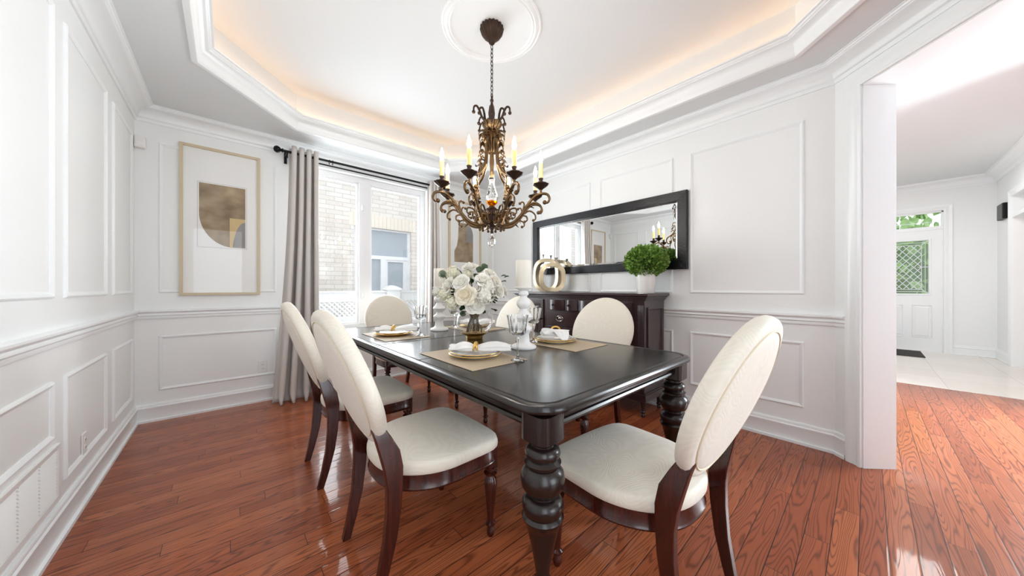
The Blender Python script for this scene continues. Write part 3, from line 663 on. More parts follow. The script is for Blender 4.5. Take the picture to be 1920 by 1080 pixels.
def napkin_bow(x, y, rz, lb, lb2, up=0):
    """linen napkin drawn through a ring, two puffed wings"""
    o = thing('napkin', lb, 'napkin', (x, y, Z0+.0312), rz, 'white linen napkins')
    def fn(u, v):
        s = u*2-1; a = v*2*PI; q = min(1, abs(s-.0)/(1.0 if s > 0 else .8)); wd = .010+(.050 if s > 0 else .040)*math.sin(q*PI*.86)**.8
        ht = .011+.011*math.sin(min(1, q*1.05)*PI*.9)
        f = 1+.10*math.sin(5*a+s*3)
        return ((.185 if s > 0 else .135)*s+.004*math.sin(3*a), wd*math.cos(a)*f, max(.0, ht+ht*math.sin(a)*f+.004*math.sin(6*a+4*s)*q))
    MB().grid(fn, 40, 36).build('cloth', M_NAP, o, smooth=70)
    r = thing('napkin_ring', lb2, 'napkin ring', (x, y, Z0+.0312), rz, 'gold napkin rings')
    for nm, dx, tl in (('band', -.006, .12), ('band', .008, -.10)):
        MB().tube([(dx+.05*tl*math.sin(a), .024*math.cos(a), .0195+.020*math.sin(a)+.002) for a in [2*PI*i/32 for i in range(32)]], .006, 8, closed=True).build(nm, M_GOLD, r, smooth=60)
napkin_bow(.975, 1.375, math.radians(-44), 'white napkin drawn through a gold ring on the near left plate', 'gold double napkin ring on the near left plate')
napkin_bow(.945, 2.405, math.radians(-40), 'white napkin drawn through a gold ring on the gold plate by the window', 'gold napkin ring on the gold-plated far left setting')
napkin_bow(1.71, 2.42, math.radians(-42), 'white napkin seen through the round glass bowl', 'gold napkin ring on the far right plate behind the bowl')
# third napkin: bunched, one corner hanging towards the photographer
o = thing('napkin', 'crumpled white napkin with a corner drooping over the plate before the sideboard chair', 'napkin', (1.628, 1.385, Z0+.0312), math.radians(-42), 'white linen napkins')
def fn(u, v):
    s = u*2-1; a = v*2*PI; tp = .012+.05*abs(s)**.8
    f = 1+.14*math.sin(4*a+s*5)
    return (.085*s+.015*math.sin(2*a), -.012+tp*math.cos(a)*f*1.1, max(0, .024+.022*math.sin(a)*f+.014*(1-s)*.5))
m = MB(); m.grid(fn, 30, 36)
def fl(u, v):
    w = (v-.5)*2; t = u
    return (.02+w*(.045+.02*t)*(1-.75*t*t)+.02*t, -.03-.105*t, .034+.014*math.sin(PI*min(1, t*1.2))-.048*t*t+.005*math.sin(9*w)*(1-t)+.018*t)
m.grid(fl, 16, 20); m.build('cloth', M_NAP, o, smooth=70, solid=.002)
r = thing('napkin_ring', 'gold napkin ring half hidden on the crumpled napkin', 'napkin ring', (1.64, 1.392, Z0+.078), math.radians(-42), 'gold napkin rings')
MB().tube([(.026*math.cos(a), .012*math.sin(a)-.0, .016*math.sin(a)+.006) for a in [2*PI*i/32 for i in range(32)]], .006, 8, closed=True).build('band', M_GOLD, r, smooth=60)

# goblets
gl = thing('wine_goblet', '', 'glass', group='fluted crystal goblets')
st = [(0, 0), (.034, 0), (.034, .002), (.020, .006), (.008, .014), (.005, .03), (.0045, .07), (.006, .10), (.004, .112), (.010, .120)]
cup_o = [(.010, .120), (.030, .125), (.040, .138), (.045, .170), (.051, .205), (.054, .222)]
cup_i = [(.0522, .222), (.0485, .200), (.0425, .165), (.037, .141), (.022, .130), (0, .128)]
MB().lathe(st+[(0, .120)], n=32).build('stem', M_GLASS, gl, smooth=50)
n = 48; rings = []
for (r, z) in cup_o: rings.append([(r*(1+.035*math.cos(12*a))*math.cos(a), r*(1+.035*math.cos(12*a))*math.sin(a), z) for a in [2*PI*i/n for i in range(n)]])
for (r, z) in cup_i: rings.append([(max(r, .0005)*math.cos(a), max(r, .0005)*math.sin(a), z) for a in [2*PI*i/n for i in range(n)]])
MB().loft(rings).build('cup', M_GLASS, gl, smooth=50)
GL = [(1.068, 1.150, 0, 'fluted crystal goblet on the near left placemat, nearest to the viewer'), (1.082, 2.235, 0, 'fluted crystal goblet on the far left placemat in front of the window chair'),
      (1.535, 2.50, 0, 'fluted crystal goblet behind the flower bowl, left of it'), (1.515, 1.48, 0, 'fluted crystal goblet half hidden behind the near candlestick')]
for i, (x, y, a, lb) in enumerate(GL):
    o = gl if i == 0 else dup(gl); o['label'] = lb; o.location = (x, y, Z0+.0034 if i != 3 else Z0+.0034)

# candlesticks and candles
cp = [(0, 0), (.074, 0), (.076, .004), (.076, .012), (.070, .018), (.045, .028), (.036, .040), (.034, .06), (.032, .085), (.040, .098), (.050, .114), (.048, .125), (.034, .136), (.027, .144), (.027, .155), (.046, .170), (.055, .187), (.048, .200), (.032, .214), (.026, .225), (.024, .235), (.036, .246), (.043, .262), (.042, .278), (.030, .295), (.022, .303), (.021, .310), (.031, .322), (.027, .335), (.024, .342), (.036, .350), (.052, .358), (.054, .364), (.052, .3665), (0, .3665)]
cs = thing('candlestick', 'white turned candlestick on the table beside the near goblet', 'candlestick', (1.328, 1.378, Z0), group='white turned candlesticks')
MB().lathe(cp, n=36).build('turned_stem', M_WWOOD, cs, smooth=45)
dup(cs, loc=(1.350, 2.435, Z0), label='white turned candlestick on the table left of the flowers')
for x, y, lb in ((1.328, 1.378, 'white pillar candle on the near candlestick'), (1.350, 2.435, 'white pillar candle on the far candlestick, partly behind the flowers')):
    c = thing('pillar_candle', lb, 'candle', (x, y, Z0+.3668), group='white pillar candles')
    MB().lathe([(0, 0), (.0455, 0), (.047, .002), (.047, .155), (.045, .158), (.036, .155), (0, .153)], n=36).build('wax', M_WAX, c, smooth=45)
    MB().tube([(0, 0, .153), (.001, 0, .163)], .0012, 6).build('wick', M_BLK, c)

# bowl and bouquet
VX, VY = 1.305, 1.855
vs = thing('glass_bowl_vase', 'round clear glass bowl vase on a gold foot in the middle of the table', 'vase', (VX, VY, Z0))
MB().lathe([(0, 0), (.056, 0), (.058, .003), (.061, .024), (.078, .036), (.096, .046), (.097, .049), (.090, .047), (.06, .037), (0, .036)], n=40).build('gold_foot', M_GOLD, vs, smooth=40)
vo = [(.0, .038), (.075, .038), (.100, .058), (.124, .092), (.130, .118), (.126, .150), (.112, .180), (.098, .196)]
vi = [(.0955, .196), (.109, .179), (.123, .149), (.127, .118), (.121, .091), (.097, .057), (.073, .041), (0, .041)]
MB().lathe(vo+vi, n=48).build('glass_bowl', M_BOWL, vs, smooth=60)
def rose_mesh(seed, open_=1.0, layers=5):
    rnd = random.Random(seed); m = MB()
    for k in range(layers):
        npt = 3 if k == 0 else 5; R = .20+.17*k; top = .62-.11*k; fl = (.03+.085*k)*open_
        for j in range(npt):
            ph = 2*PI*j/npt+k*.7+rnd.uniform(-.15, .15); sp = (1.25 if k == 0 else .85)*rnd.uniform(.9, 1.05); tz = top*rnd.uniform(.9, 1.1)
            def fn(u, v):
                a = u*2-1; te = v*(1-.22*a*a); r = R*(1-(1-te)**2.2)+fl*te**4
                z = -.5+(tz+.5)*te - .06*k*open_*te**6
                ang = ph+a*sp*(.55+.45*te); return (r*math.cos(ang), r*math.sin(ang), z+.02*math.sin(7*a+k))
            m.grid(fn, 9, 8)
    m.ball((0, 0, -.15), .42, 12, 8, (1, 1, .9)); return m
roses = [(1.226, 1.797, 1.264, .047), (1.126, 1.752, 1.161, .0431), (1.134, 1.716, 1.079, .0528), (1.191, 1.685, 1.02, .0584), (1.241, 1.661, 1.175, .0415), (1.328, 1.647, 1.17, .0389), (1.341, 1.629, 1.106, .0424), (1.085, 1.851, 1.141, .0458), (1.319, 1.687, 1.22, .0358), (1.445, 1.686, 1.098, .0335)]
rlab = ['white rose at the very top of the bouquet', 'white rose at upper left above the cream-centred rose', 'open rose with a cream centre at the front of the bouquet', 'large white peony hanging lowest at the front', 'white rose right of centre below the eucalyptus',
        'small white rose in the upper right', 'white rose on the right edge of the bouquet', 'white rose at the left edge in front of the far candle', 'ruffled cream rose at the upper right top', 'white rosebud farthest right']
hyd = [(1.136, 1.866, 1.224, .0432), (1.078, 1.879, 1.077, .039), (1.104, 1.814, 1.022, .0455), (1.235, 1.641, 1.072, .0549), (1.264, 1.634, 1.127, .0414), (1.205, 1.785, 1.209, .0322), (1.091, 2.003, 1.09, .0297), (1.121, 1.976, 1.217, .026)]
hlab = ['tall ivory stock blossom at upper left', 'loose ivory floret cluster at the left side', 'ivory hydrangea hanging low at the left', 'white floret cluster at front right', 'white floret cluster right of centre', 'pale green floret cluster between the top roses', 'small white florets at the far left edge', 'yellow-green lily buds before the far candle']
BC = Vector((VX-.02, VY-.02, 1.09)); rm = {}
def stem_pts(p, i):
    ang = math.atan2(p.y-VY, p.x-VX); k = .052; q = .035
    return [p, p.lerp(Vector((VX, VY, .985)), .55)+Vector((0, 0, -.02)), Vector((VX+.040*math.cos(ang), VY+.040*math.sin(ang), .960)), Vector((VX+.024*math.cos(ang+.7*i), VY+.024*math.sin(ang+.7*i), .915)), Vector((VX-k*math.cos(ang+.4), VY-k*math.sin(ang+.4), .845)), Vector((VX-.056*math.cos(ang+.5), VY-.056*math.sin(ang+.5), .806))]
def flower(name, lb, cat, grp, p, r, mesh_key, mk, mt, part, i):
    p = Vector(p); d = (p-BC).normalized(); d = (d+Vector((-.1, -.1, .25))).normalized()
    o = thing(name, lb, cat, p, group=grp)
    if mesh_key not in rm: rm[mesh_key] = mk()
    b = rm[mesh_key].build(part, mt, o, smooth=70); b.rotation_mode = 'QUATERNION'; b.rotation_quaternion = d.to_track_quat('Z', 'Y'); b.scale = (r, r, r)
    pts = [Vector(q)-p for q in stem_pts(p-d*r*.4, i)]
    MB().tube(pts, .0045, 6).build('stem', M_STEM, o, smooth=60)
for i, ((x, y, z, r), lb) in enumerate(zip(roses, rlab)):
    flower('white_rose', lb, 'flower', 'white roses of the bouquet', (x, y, z), r*1.12, 'r%d' % (i % 3), (lambda s=i: rose_mesh(s, .8+.25*(s % 3))), M_PETC if i in (2,) else M_PET, 'bloom', i)
def hyd_mesh(n=90, seed=3):
    rnd = random.Random(seed); m = MB()
    for i in range(n):
        z = 1-2*(i+.5)/n; a = i*2.39996
        d = Vector((math.sqrt(1-z*z)*math.cos(a), math.sqrt(1-z*z)*math.sin(a), z)); p = d*rnd.uniform(.82, 1.05)
        d = (d+Vector((rnd.uniform(-.4, .4), rnd.uniform(-.4, .4), rnd.uniform(-.4, .4)))).normalized(); u = d.orthogonal().normalized(); w = d.cross(u); f0 = rnd.uniform(0, PI)
        for k in range(4):
            q = f0+k*PI/2; e = u*math.cos(q)+w*math.sin(q); g = u*math.cos(q+.6)+w*math.sin(q+.6); h = u*math.cos(q-.6)+w*math.sin(q-.6)
            m.add([p, p+g*.15+d*.04, p+e*.24+d*.06, p+h*.15+d*.04], [(0, 1, 2, 3)])
    m.ball((0, 0, 0), .72, 12, 8); return m
for i, ((x, y, z, r), lb) in enumerate(zip(hyd, hlab)):
    flower('hydrangea', lb, 'flower', 'hydrangea and stock clusters of the bouquet', (x, y, z), r*1.1, 'h', hyd_mesh, M_EUC if i == 7 else (M_HYD if i in (0, 1, 2, 5) else M_PET), 'bloom', i+20)
leaves = [(1.283, 1.764, 1.244, .0291, 1), (1.333, 1.777, 1.265, .0259, 1), (1.252, 1.758, 1.203, .0252, 1), (1.434, 1.696, 1.206, .0186, 1), (1.451, 1.681, 1.198, .0186, 1), (1.437, 1.693, 1.168, .0186, 1), (1.348, 1.695, .975, .029, 0), (1.128, 1.781, 1.026, .0279, 0), (1.182, 1.853, 1.233, .0291, 0), (1.4, 1.672, 1.062, .0183, 0), (1.191, 1.727, 1.165, .0279, 0), (1.165, 1.775, .997, .0352, 0), (1.29, 1.738, .976, .0325, 0), (1.112, 1.782, 1.103, .0243, 0), (1.294, 1.627, 1.082, .0174, 0), (1.214, 1.682, 1.155, .0276, 0), (1.209, 1.855, .951, .0257, 1)]
def leaf(m, p, d, r, wd, sd=None):
    d = d.normalized(); s = d.cross(Vector((.3, -.2, 1))).normalized(); n_ = s.cross(d)
    pts = [(0, 0), (.25, .7), (.55, 1), (.85, .75), (1, 0), (.85, -.75), (.55, -1), (.25, -.7)]
    v = [p+d*(t*2*r)+s*(w*r*wd)+n_*(abs(w)*r*.25-.3*r*t*t) for t, w in pts]; m.add(v, [(0, 1, 2, 3, 4), (0, 4, 5, 6, 7)])
euc = MB(); drk = MB()
for x, y, z, r, k in leaves:
    p = Vector((x, y, z)); d = p-BC
    for q in range(3):
        dd = Vector((d.x+random.uniform(-.08, .08), d.y+random.uniform(-.08, .08), d.z*.6+random.uniform(-.06, .06)))
        leaf(euc if k else drk, p-dd.normalized()*r*(.9-.25*q), dd, r*(1.0-.12*q), 1.0 if k else .62)
for q in range(34):
    a = q*2.4; dd = Vector((math.cos(a), math.sin(a), random.uniform(-.5, .6))); leaf(drk, BC+Vector((dd.x*.10, dd.y*.10, dd.z*.07-.03)), dd, .038, .6)
o = thing('eucalyptus_sprigs', 'grey-green eucalyptus sprigs rising from the top and right of the bouquet', 'foliage', (VX, VY, .80)); T_ = Matrix.Translation((-VX, -VY, -.80))
b = MB(); b.add(euc.v, euc.f, T_); b.build('leaves', M_EUC, o)['kind'] = 'stuff'
b = MB()
for k, (x, y, z) in enumerate(((1.30, 1.77, 1.24), (1.43, 1.70, 1.17), (1.209, 1.855, .96))): b.tube(stem_pts(Vector((x, y, z)), k+40), .0025, 6, M=T_)
b.build('stems', M_STEM, o, smooth=60)
o = thing('rose_leaves', 'dark green leaves filling the gaps between the white blooms', 'foliage', (VX, VY, .80))
b = MB(); b.add(drk.v, drk.f, T_); b.build('leaves', M_LEAF, o)['kind'] = 'stuff'
b = MB(); [b.tube(stem_pts(BC+Vector((.10*math.cos(k*.7), .10*math.sin(k*.7), .0)), k+60), .0036, 6, M=T_) for k in range(9)]
b.build('stems', M_STEM, o, smooth=60)

# ------------------------------------------------------------ chandelier
CX, CY = 1.376, 1.747; AZ = math.atan2(CY, CX)+PI    # AZ points to the photographer
o = tag(MB().lathe([(.345, 0), (.345, -.006), (.335, -.012), (.326, -.008), (.318, -.016), (.306, -.020), (.296, -.012), (.288, -.016), (.280, -.004), (.276, -.002), (0, -.002)], (0, 0, 0), 72).build('ceiling_medallion', M_TRIM, smooth=40), 'round white plaster medallion on the ceiling round the chandelier canopy', 'ceiling medallion')
o.location = (CX, CY, ZT)
ch = thing('chandelier', 'antique brass candle chandelier with scrolled arms hanging over the table', 'chandelier', (CX, CY, 0))
MB().lathe([(.0, ZT-.002), (.078, ZT-.002), (.080, ZT-.012), (.074, ZT-.035), (.058, ZT-.062), (.034, ZT-.085), (.022, ZT-.095), (.020, ZT-.108), (.012, ZT-.118), (0, ZT-.122)], n=96, flute=18, amp=.055).build('canopy', M_BRASSD, ch, smooth=50)
m = MB(); zz = ZT-.125; k = 0
while zz > 2.40:
    a = k*PI/2; R = .0085
    m.tube([(math.cos(a)*R*math.cos(q), math.sin(a)*R*math.cos(q), zz-.012+.019*math.sin(q)) for q in [2*PI*i/12 for i in range(12)]], .0026, 6, closed=True); zz -= .0285; k += 1
m.build('chain', M_BRASSD, ch, smooth=60)
def spl(pts, n=6):
    P = [Vector(p) for p in pts]; o = []
    for i in range(len(P)-1):
        p0 = P[max(i-1, 0)]; p1 = P[i]; p2 = P[i+1]; p3 = P[min(i+2, len(P)-1)]
        for j in range(n):
            t = j/n; o.append(.5*((2*p1)+(p2-p0)*t+(2*p0-5*p1+4*p2-p3)*t*t+(3*p1-p0-3*p2+p3)*t**3))
    o.append(P[-1]); return o
def scroll(m, pts, r0, r1, curl=True, n=8):
    s = spl([(r, 0, z) for r, z in pts]); N = len(s)
    m.tube(s, [r0+(r1-r0)*i/(N-1) for i in range(N)], n)
    if curl: m.ball(tuple(s[-1]), r1*2.0, 10, 8)
MB().lathe([(0, 2.262), (.018, 2.262), (.024, 2.28), (.018, 2.30), (.022, 2.34), (.016, 2.39), (.006, 2.405), (0, 2.405)], n=14, flute=3, amp=.2).build('hanging_loop', M_BRASSD, ch, smooth=60)
for j in range(6):
    m = MB(); a = AZ+PI/6+j*PI/3+PI/6
    if j % 2: scroll(m, [(.03, 2.265), (.055, 2.31), (.062, 2.355), (.076, 2.395), (.098, 2.395), (.104, 2.365)], .0095, .0062)
    else: scroll(m, [(.035, 2.265), (.075, 2.285), (.098, 2.33), (.118, 2.352), (.138, 2.340), (.141, 2.305)], .0088, .006)
    scroll(m, [(.05, 2.285), (.085, 2.285), (.098, 2.262), (.102, 2.238)], .005, .006)
    m.build('crown_scroll', M_BRASSD, ch, smooth=60).rotation_euler = (0, 0, a)
MB().lathe([(0, 2.20), (.030, 2.20), (.036, 2.215), (.052, 2.235), (.068, 2.262), (.066, 2.270), (.040, 2.268), (0, 2.266)], n=96, flute=12, amp=.09).build('crown_cup', M_BRASS, ch, smooth=50)
m = MB(); m.lathe([(0, 2.06), (.026, 2.06), (.034, 2.085), (.028, 2.11), (.040, 2.14), (.046, 2.17), (.036, 2.20), (0, 2.205)], n=72, flute=8, amp=.12)
for j in range(8):
    a = AZ+j*PI/4+PI/8; R_ = Matrix.Rotation(a, 4, 'Z')
    for zt, ln_, r_ in ((2.205, .055, .078), (2.150, .07, .070)):
        m.grid(lambda u, v: (.038+(r_-.02)*math.sin(v*1.9), (u-.5)*.034*math.sin(PI*min(1, .25+v*.75)), zt-ln_*v+.02*math.sin(v*3)), 4, 6, M=R_)
m.build('leaf_collar', M_BRASS, ch, smooth=60, solid=.003)
MB().lathe([(0, 1.885), (.015, 1.885), (.016, 1.90), (.012, 1.94), (.016, 2.0), (.013, 2.06), (0, 2.062)], n=20).build('centre_tube', M_BRASS, ch, smooth=50)
MB().lathe([(.0, 1.725), (.030, 1.725), (.043, 1.745), (.043, 1.765), (.030, 1.80), (.017, 1.84), (.016, 1.86), (.022, 1.885), (0, 1.885)], n=32).build('glass_baluster', M_GLASS, ch, smooth=60)
MB().lathe([(.0, 1.695), (.020, 1.695), (.034, 1.708), (.038, 1.722), (.030, 1.724), (0, 1.724)], n=32, flute=8, amp=.06).build('amber_glass_cup', M_AMB, ch, smooth=60)
MB().lathe([(0, 1.548), (.014, 1.548), (.024, 1.56), (.036, 1.59), (.042, 1.625), (.034, 1.655), (.044, 1.668), (.028, 1.676), (.018, 1.69), (0, 1.695)], n=64, flute=8, amp=.1).build('hub', M_BRASSD, ch, smooth=50)
MB().lathe([(0, 1.500), (.011, 1.500), (.013, 1.512), (.009, 1.52), (.012, 1.527), (.019, 1.537), (.019, 1.545), (.010, 1.553), (0, 1.555)], n=24).build('finial', M_BRASSD, ch, smooth=50)
m = MB(); m.lathe([(0, 1.405), (.012, 1.409), (.024, 1.422), (.029, 1.438), (.024, 1.456), (.011, 1.476), (.005, 1.487), (0, 1.489)], n=12); m.tube([(0, 0, 1.487), (0, 0, 1.502)], .0012, 6)
m.build('crystal_drop', M_CRY, ch)
# arm, built once and copied
def arm_mesh():
    m = MB()
    scroll(m, [(.025, 1.585), (.08, 1.553), (.15, 1.562), (.205, 1.605), (.25, 1.665), (.30, 1.722), (.35, 1.742), (.393, 1.735), (.408, 1.705), (.396, 1.682), (.376, 1.684)], .0125, .0072)
    scroll(m, [(.19, 1.592), (.245, 1.655), (.30, 1.688), (.345, 1.668), (.352, 1.635), (.333, 1.622)], .0075, .0052)
    scroll(m, [(.215, 1.62), (.235, 1.675), (.225, 1.70), (.205, 1.692)], .006, .005)
    scroll(m, [(.215, 1.61), (.250, 1.60), (.256, 1.575), (.238, 1.565)], .006, .005)
    scroll(m, [(.13, 1.557), (.105, 1.60), (.135, 1.655), (.175, 1.66), (.18, 1.63), (.16, 1.62)], .0075, .005)
    scroll(m, [(.06, 1.56), (.075, 1.60), (.065, 1.64), (.048, 1.63)], .006, .0045)
    scroll(m, [(.05, 1.565), (.075, 1.545), (.068, 1.525)], .006, .005)
    for (r, z, dx, dz) in ((.225, 1.64, .05, .03), (.16, 1.58, .05, -.02), (.29, 1.71, .05, .005), (.10, 1.57, .03, .04)):
        m.grid(lambda u, v: (r+dx*v, (u-.5)*.03*math.sin(PI*min(1, .2+v*.8)), z+dz*v-.012*abs(u-.5)+.012*math.sin(v*3)), 4, 6)
    m.tube([(.35, 0, 1.738), (.35, 0, 1.775)], .008, 10)
    return m
amb = arm_mesh(); first = None
for j in range(8):
    a = AZ+PI/8+j*PI/4
    if first is None:
        A = amb.build('arm', M_BRASS, ch, smooth=60); A.rotation_euler = (0, 0, a)
        MB().lathe([(0, 1.768), (.010, 1.768), (.016, 1.776), (.036, 1.790), (.051, 1.803), (.051, 1.807), (.020, 1.800), (.012, 1.802), (.010, 1.812), (.017, 1.818), (.017, 1.824), (.010, 1.828), (.014, 1.836), (.016, 1.845), (0, 1.845)], (.35, 0, 0), 48, flute=8, amp=.05).build('candle_cup', M_BRASSD, A, smooth=45)
        MB().lathe([(0, 1.838), (.0140, 1.838), (.0140, 1.944), (.010, 1.948), (0, 1.948)], (.35, 0, 0), 18).build('candle_sleeve', M_CANDS, A, smooth=45)
        MB().lathe([(0, 1.946), (.006, 1.946), (.012, 1.962), (.0138, 1.975), (.011, 1.995), (.005, 2.015), (.0015, 2.028), (0, 2.030)], (.35, 0, 0), 16).build('bulb', M_BULB, A, smooth=60)
        first = A
    else:
        dup(first, ch).rotation_euler = (0, 0, a)
for j in range(4):
    m = MB(); scroll(m, [(.045, 2.175), (.075, 2.17), (.078, 2.14), (.056, 2.11), (.052, 2.05), (.066, 1.97), (.098, 1.91), (.14, 1.875), (.185, 1.85), (.205, 1.81), (.185, 1.765), (.155, 1.765), (.15, 1.79)], .0125, .0075)
    scroll(m, [(.11, 1.90), (.14, 1.845), (.13, 1.79), (.155, 1.72), (.13, 1.66), (.095, 1.60)], .007, .007, False)
    scroll(m, [(.056, 2.03), (.09, 2.055), (.115, 2.03), (.105, 2.0), (.088, 2.008)], .0055, .0045)
    scroll(m, [(.07, 1.99), (.10, 1.985), (.118, 1.96), (.105, 1.94)], .005, .0045)
    for k in range(4):
        m.grid(lambda u, v: (.085+.012*k+.035*v, (u-.5)*.026*math.sin(PI*min(1, .2+v*.8)), 2.03-.028*k+.02*math.sin(3*v+k)), 4, 5)
    m.build('side_scroll', M_BRASS, ch, smooth=60).rotation_euler = (0, 0, AZ+PI/4+j*PI/2)

# ------------------------------------------------------------ small wall fittings
def outlet(loc, rot, lb):
    o = thing('wall_outlet', lb, 'outlet', loc, group='white wall outlets', rot=rot)
    MB().box(-.036, .036, -.006, 0, -.058, .058).build('cover_plate', M_PLAST, o, bevel=.003)
    for s in (-1, 1):
        q = MB().lathe([(0, 0), (.0165, 0), (.0165, .002), (0, .002)], n=20, M=Matrix.Translation((0, -.006, s*.02)) @ Matrix.Rotation(PI/2, 4, 'X')).build('socket', M_PLAST, o, smooth=30)
        b = MB()
        for dx in (-.006, .006): b.box(dx-.001, dx+.001, -.0086, -.0078, s*.02-.004, s*.02+.006)
        b.build('slot', M_SLOT, q)
outlet((.266, YB-.001, .34), (0, 0, 0), 'white outlet low on the window wall beside the left curtain')
outlet((XL+.001, 2.76, .298), (0, 0, PI/2), 'white outlet low on the left wall above the baseboard')
v = thing('air_return_grille', 'white louvred air return grille low on the left wall', 'vent', (XL, 2.0, .305))
m = MB(); frame_loop(m, lambda u, w_, d: (d, u-2.0, w_-.305), 1.66, 2.412, .180, .428, ((0, 0), (0, .012), (.02, .010), (.022, .002)))
m.build('grille_frame', M_PLAST, v)
for a in range(4):
    y0 = 1.683+a*.1775; m = MB(); m.box(.0008, .0022, y0-2.0, y0+.168-2.0, -.105, .108)
    for k in range(15):
        z = .203-.305+k*.0138; m.loft([[(.002, y_, z), (.0085, y_, z+.0035), (.002, y_, z+.0135)] for y_ in (y0-2.0, y0+.168-2.0)])
    m.build('louvre_bank', M_PLAST, v)
s = thing('motion_sensor', 'small white motion sensor high in the left corner beside the print', 'sensor', (XL+.035, YB-.001, 2.318))
MB().box(-.032, .032, -.045, 0, -.05, .05).build('housing', M_PLAST, s, bevel=.01)
MB().box(-.022, .022, -.048, -.044, -.03, .0).build('lens', M_VINYL, s, bevel=.004)

# ------------------------------------------------------------ foyer seen through the opening
FX, FY = 9.15, -1.38; DZ = 2.135
m = MB(); m.box(FX, FX+.2, -.87, .10, 2.45, 3.0); m.box(FX, FX+.2, .10, .5, 0, 3.0); m.box(FX, FX+.2, FY-.2, -.87, 0, 3.0)
struct(m.build('wall_entrance', M_WALL))
struct(MB().box(3.3, FX, .5, .62, 0, 3.0).build('wall_foyer_left', M_WALL))
m = MB(); m.box(8.30, FX+.2, FY-.15, FY, 0, 3.0); m.box(6.9, 8.30, FY-.15, FY, 2.42, 3.0); m.box(6.2, 6.9, FY-.15, FY, 0, 3.0)
struct(m.build('wall_foyer_right', M_WALL))
struct(MB().box(6.2, 9.4, -3.6, -3.5, 0, 3.0).build('wall_study', M_WALL))
fb = [(0, .16), (.012, .16), (.015, .13), (.02, .12), (.015, .11), (.015, .02), (.025, .015), (.025, 0)]
struct(MB().sweep([(8.43, FY), (FX, FY), (FX, -.96)], False, [(o_, z) for o_, z in fb], xy).build('baseboard_foyer', M_TRIM))
fc = [(0, 2.80), (.012, 2.80), (.016, 2.83), (.025, 2.835)]+cove(.028, 2.84, .11, 2.92)+[(.12, 2.925), (.13, 2.955)]
struct(MB().sweep([(6.2, FY), (FX, FY), (FX, .5), (3.6, .5)], False, fc, xy).build('trim_10', M_TRIM, smooth=35))
fcas = [(0, 0), (0, .02), (.02, .026), (.05, .02), (.085, .03), (.09, .03), (.09, 0)]
struct(MB().sweep([(-.87, 0), (-.87, 2.46), (.10, 2.46), (.10, 0)], False, fcas, lambda y, z, d: (FX-d, y, z)).build('trim_11', M_TRIM))
struct(MB().sweep([(6.9, 0), (6.9, 2.42), (8.30, 2.42), (8.30, 0)], False, [(a, b_) for a, b_ in fcas], lambda x, z, d: (x, FY+d, z)).build('trim_12', M_TRIM))
struct(MB().box(6.9, 8.30, FY-.15, FY+.01, 2.12, 2.17).build('trim_13', M_TRIM))
d = MB(); Y0, Y1 = -.87, .10; gy0, gy1, gz0, gz1 = -.715, -.055, 1.02, 1.96
d.box(FX+.03, FX+.075, Y0, gy0, 0, DZ); d.box(FX+.03, FX+.075, gy1, Y1, 0, DZ); d.box(FX+.03, FX+.075, gy0, gy1, 0, gz0); d.box(FX+.03, FX+.075, gy0, gy1, gz1, DZ)
door = struct(d.build('door_1', M_TRIM))
m = MB()
fnd = lambda u, v_, q: (FX+.03-q, u, v_)
frame_loop(m, fnd, gy0-.03, gy1+.03, gz0-.03, gz1+.03, ((0, 0), (.005, .015), (.025, .015), (.03, 0)))
m.build('glass_moulding', M_TRIM, door)
for a, b_ in ((-.755, -.53), (-.43, -.20)):
    m = MB(); frame_loop(m, fnd, a, b_, .24, .82, ((0, 0), (.006, .008), (.02, -.004), (.045, .006), (.05, .006))); m.box(FX+.0245, FX+.03, a+.05, b_-.05, .29, .77); m.build('raised_panel', M_TRIM, door)
MB().box(FX+.05, FX+.054, gy0, gy1, gz0, gz1).build('door_pane', M_PANE, door)
m = MB(); bx0 = FX+.044
def came(a, b_, w=.006):
    m.tube([(bx0, a[0], a[1]), (bx0, b_[0], b_[1])], w, 6)
for off in (.035, .075):
    y0, y1, z0, z1 = gy0+off, gy1-off, gz0+off, gz1-off
    for p, q in (((y0, z0), (y1, z0)), ((y1, z0), (y1, z1)), ((y1, z1), (y0, z1)), ((y0, z1), (y0, z0))): came(p, q, .005)
for a, b_ in (((gy0, gz0), (gy0+.075, gz0+.075)), ((gy0, gz1), (gy0+.075, gz1-.075)), ((gy0, (gz0+gz1)/2), (gy0+.12, (gz0+gz1)/2))): came(a, b_)
y0, y1, z0, z1 = gy0+.075, gy1-.075, gz0+.075, gz1-.075; st_ = (y1-y0)/3.0
k = -8
while k < 12:
    for sl in (1.35, -1.35):
        # lines z = zc + sl*(y - yk) clipped to the border
        yk = y0+k*st_*.5; zc = (z0+z1)/2; pts_ = []
        for y in (y0, y1):
            z = zc+sl*(y-yk)
            if z0 <= z <= z1: pts_.append((y, z))
        for z in (z0, z1):
            y = yk+(z-zc)/sl
            if y0 < y < y1: pts_.append((y, z))
        if len(pts_) >= 2 and abs(pts_[0][0]-pts_[1][0]) > .02: came(pts_[0], pts_[1], .0055)
    k += 1
m.build('leaded_came', M_CAME, door, smooth=60)
for z in (.35, 1.05, 1.85): MB().box(FX+.018, FX+.03, Y0-.006, Y0+.012, z, z+.10).build('hinge', M_TRIM, door)
t = MB(); t.box(FX+.02, FX+.08, Y0, Y1, DZ, 2.195); t.box(FX+.02, FX+.08, Y0, Y0+.02, 2.19, 2.46); t.box(FX+.02, FX+.08, Y1-.02, Y1, 2.19, 2.46); t.box(FX+.02, FX+.08, Y0, Y1, 2.43, 2.46)
tw = struct(t.build('window_2', M_TRIM)); MB().box(FX+.05, FX+.054, Y0+.02, Y1-.02, 2.195, 2.43).build('transom_pane', M_PANE, tw)
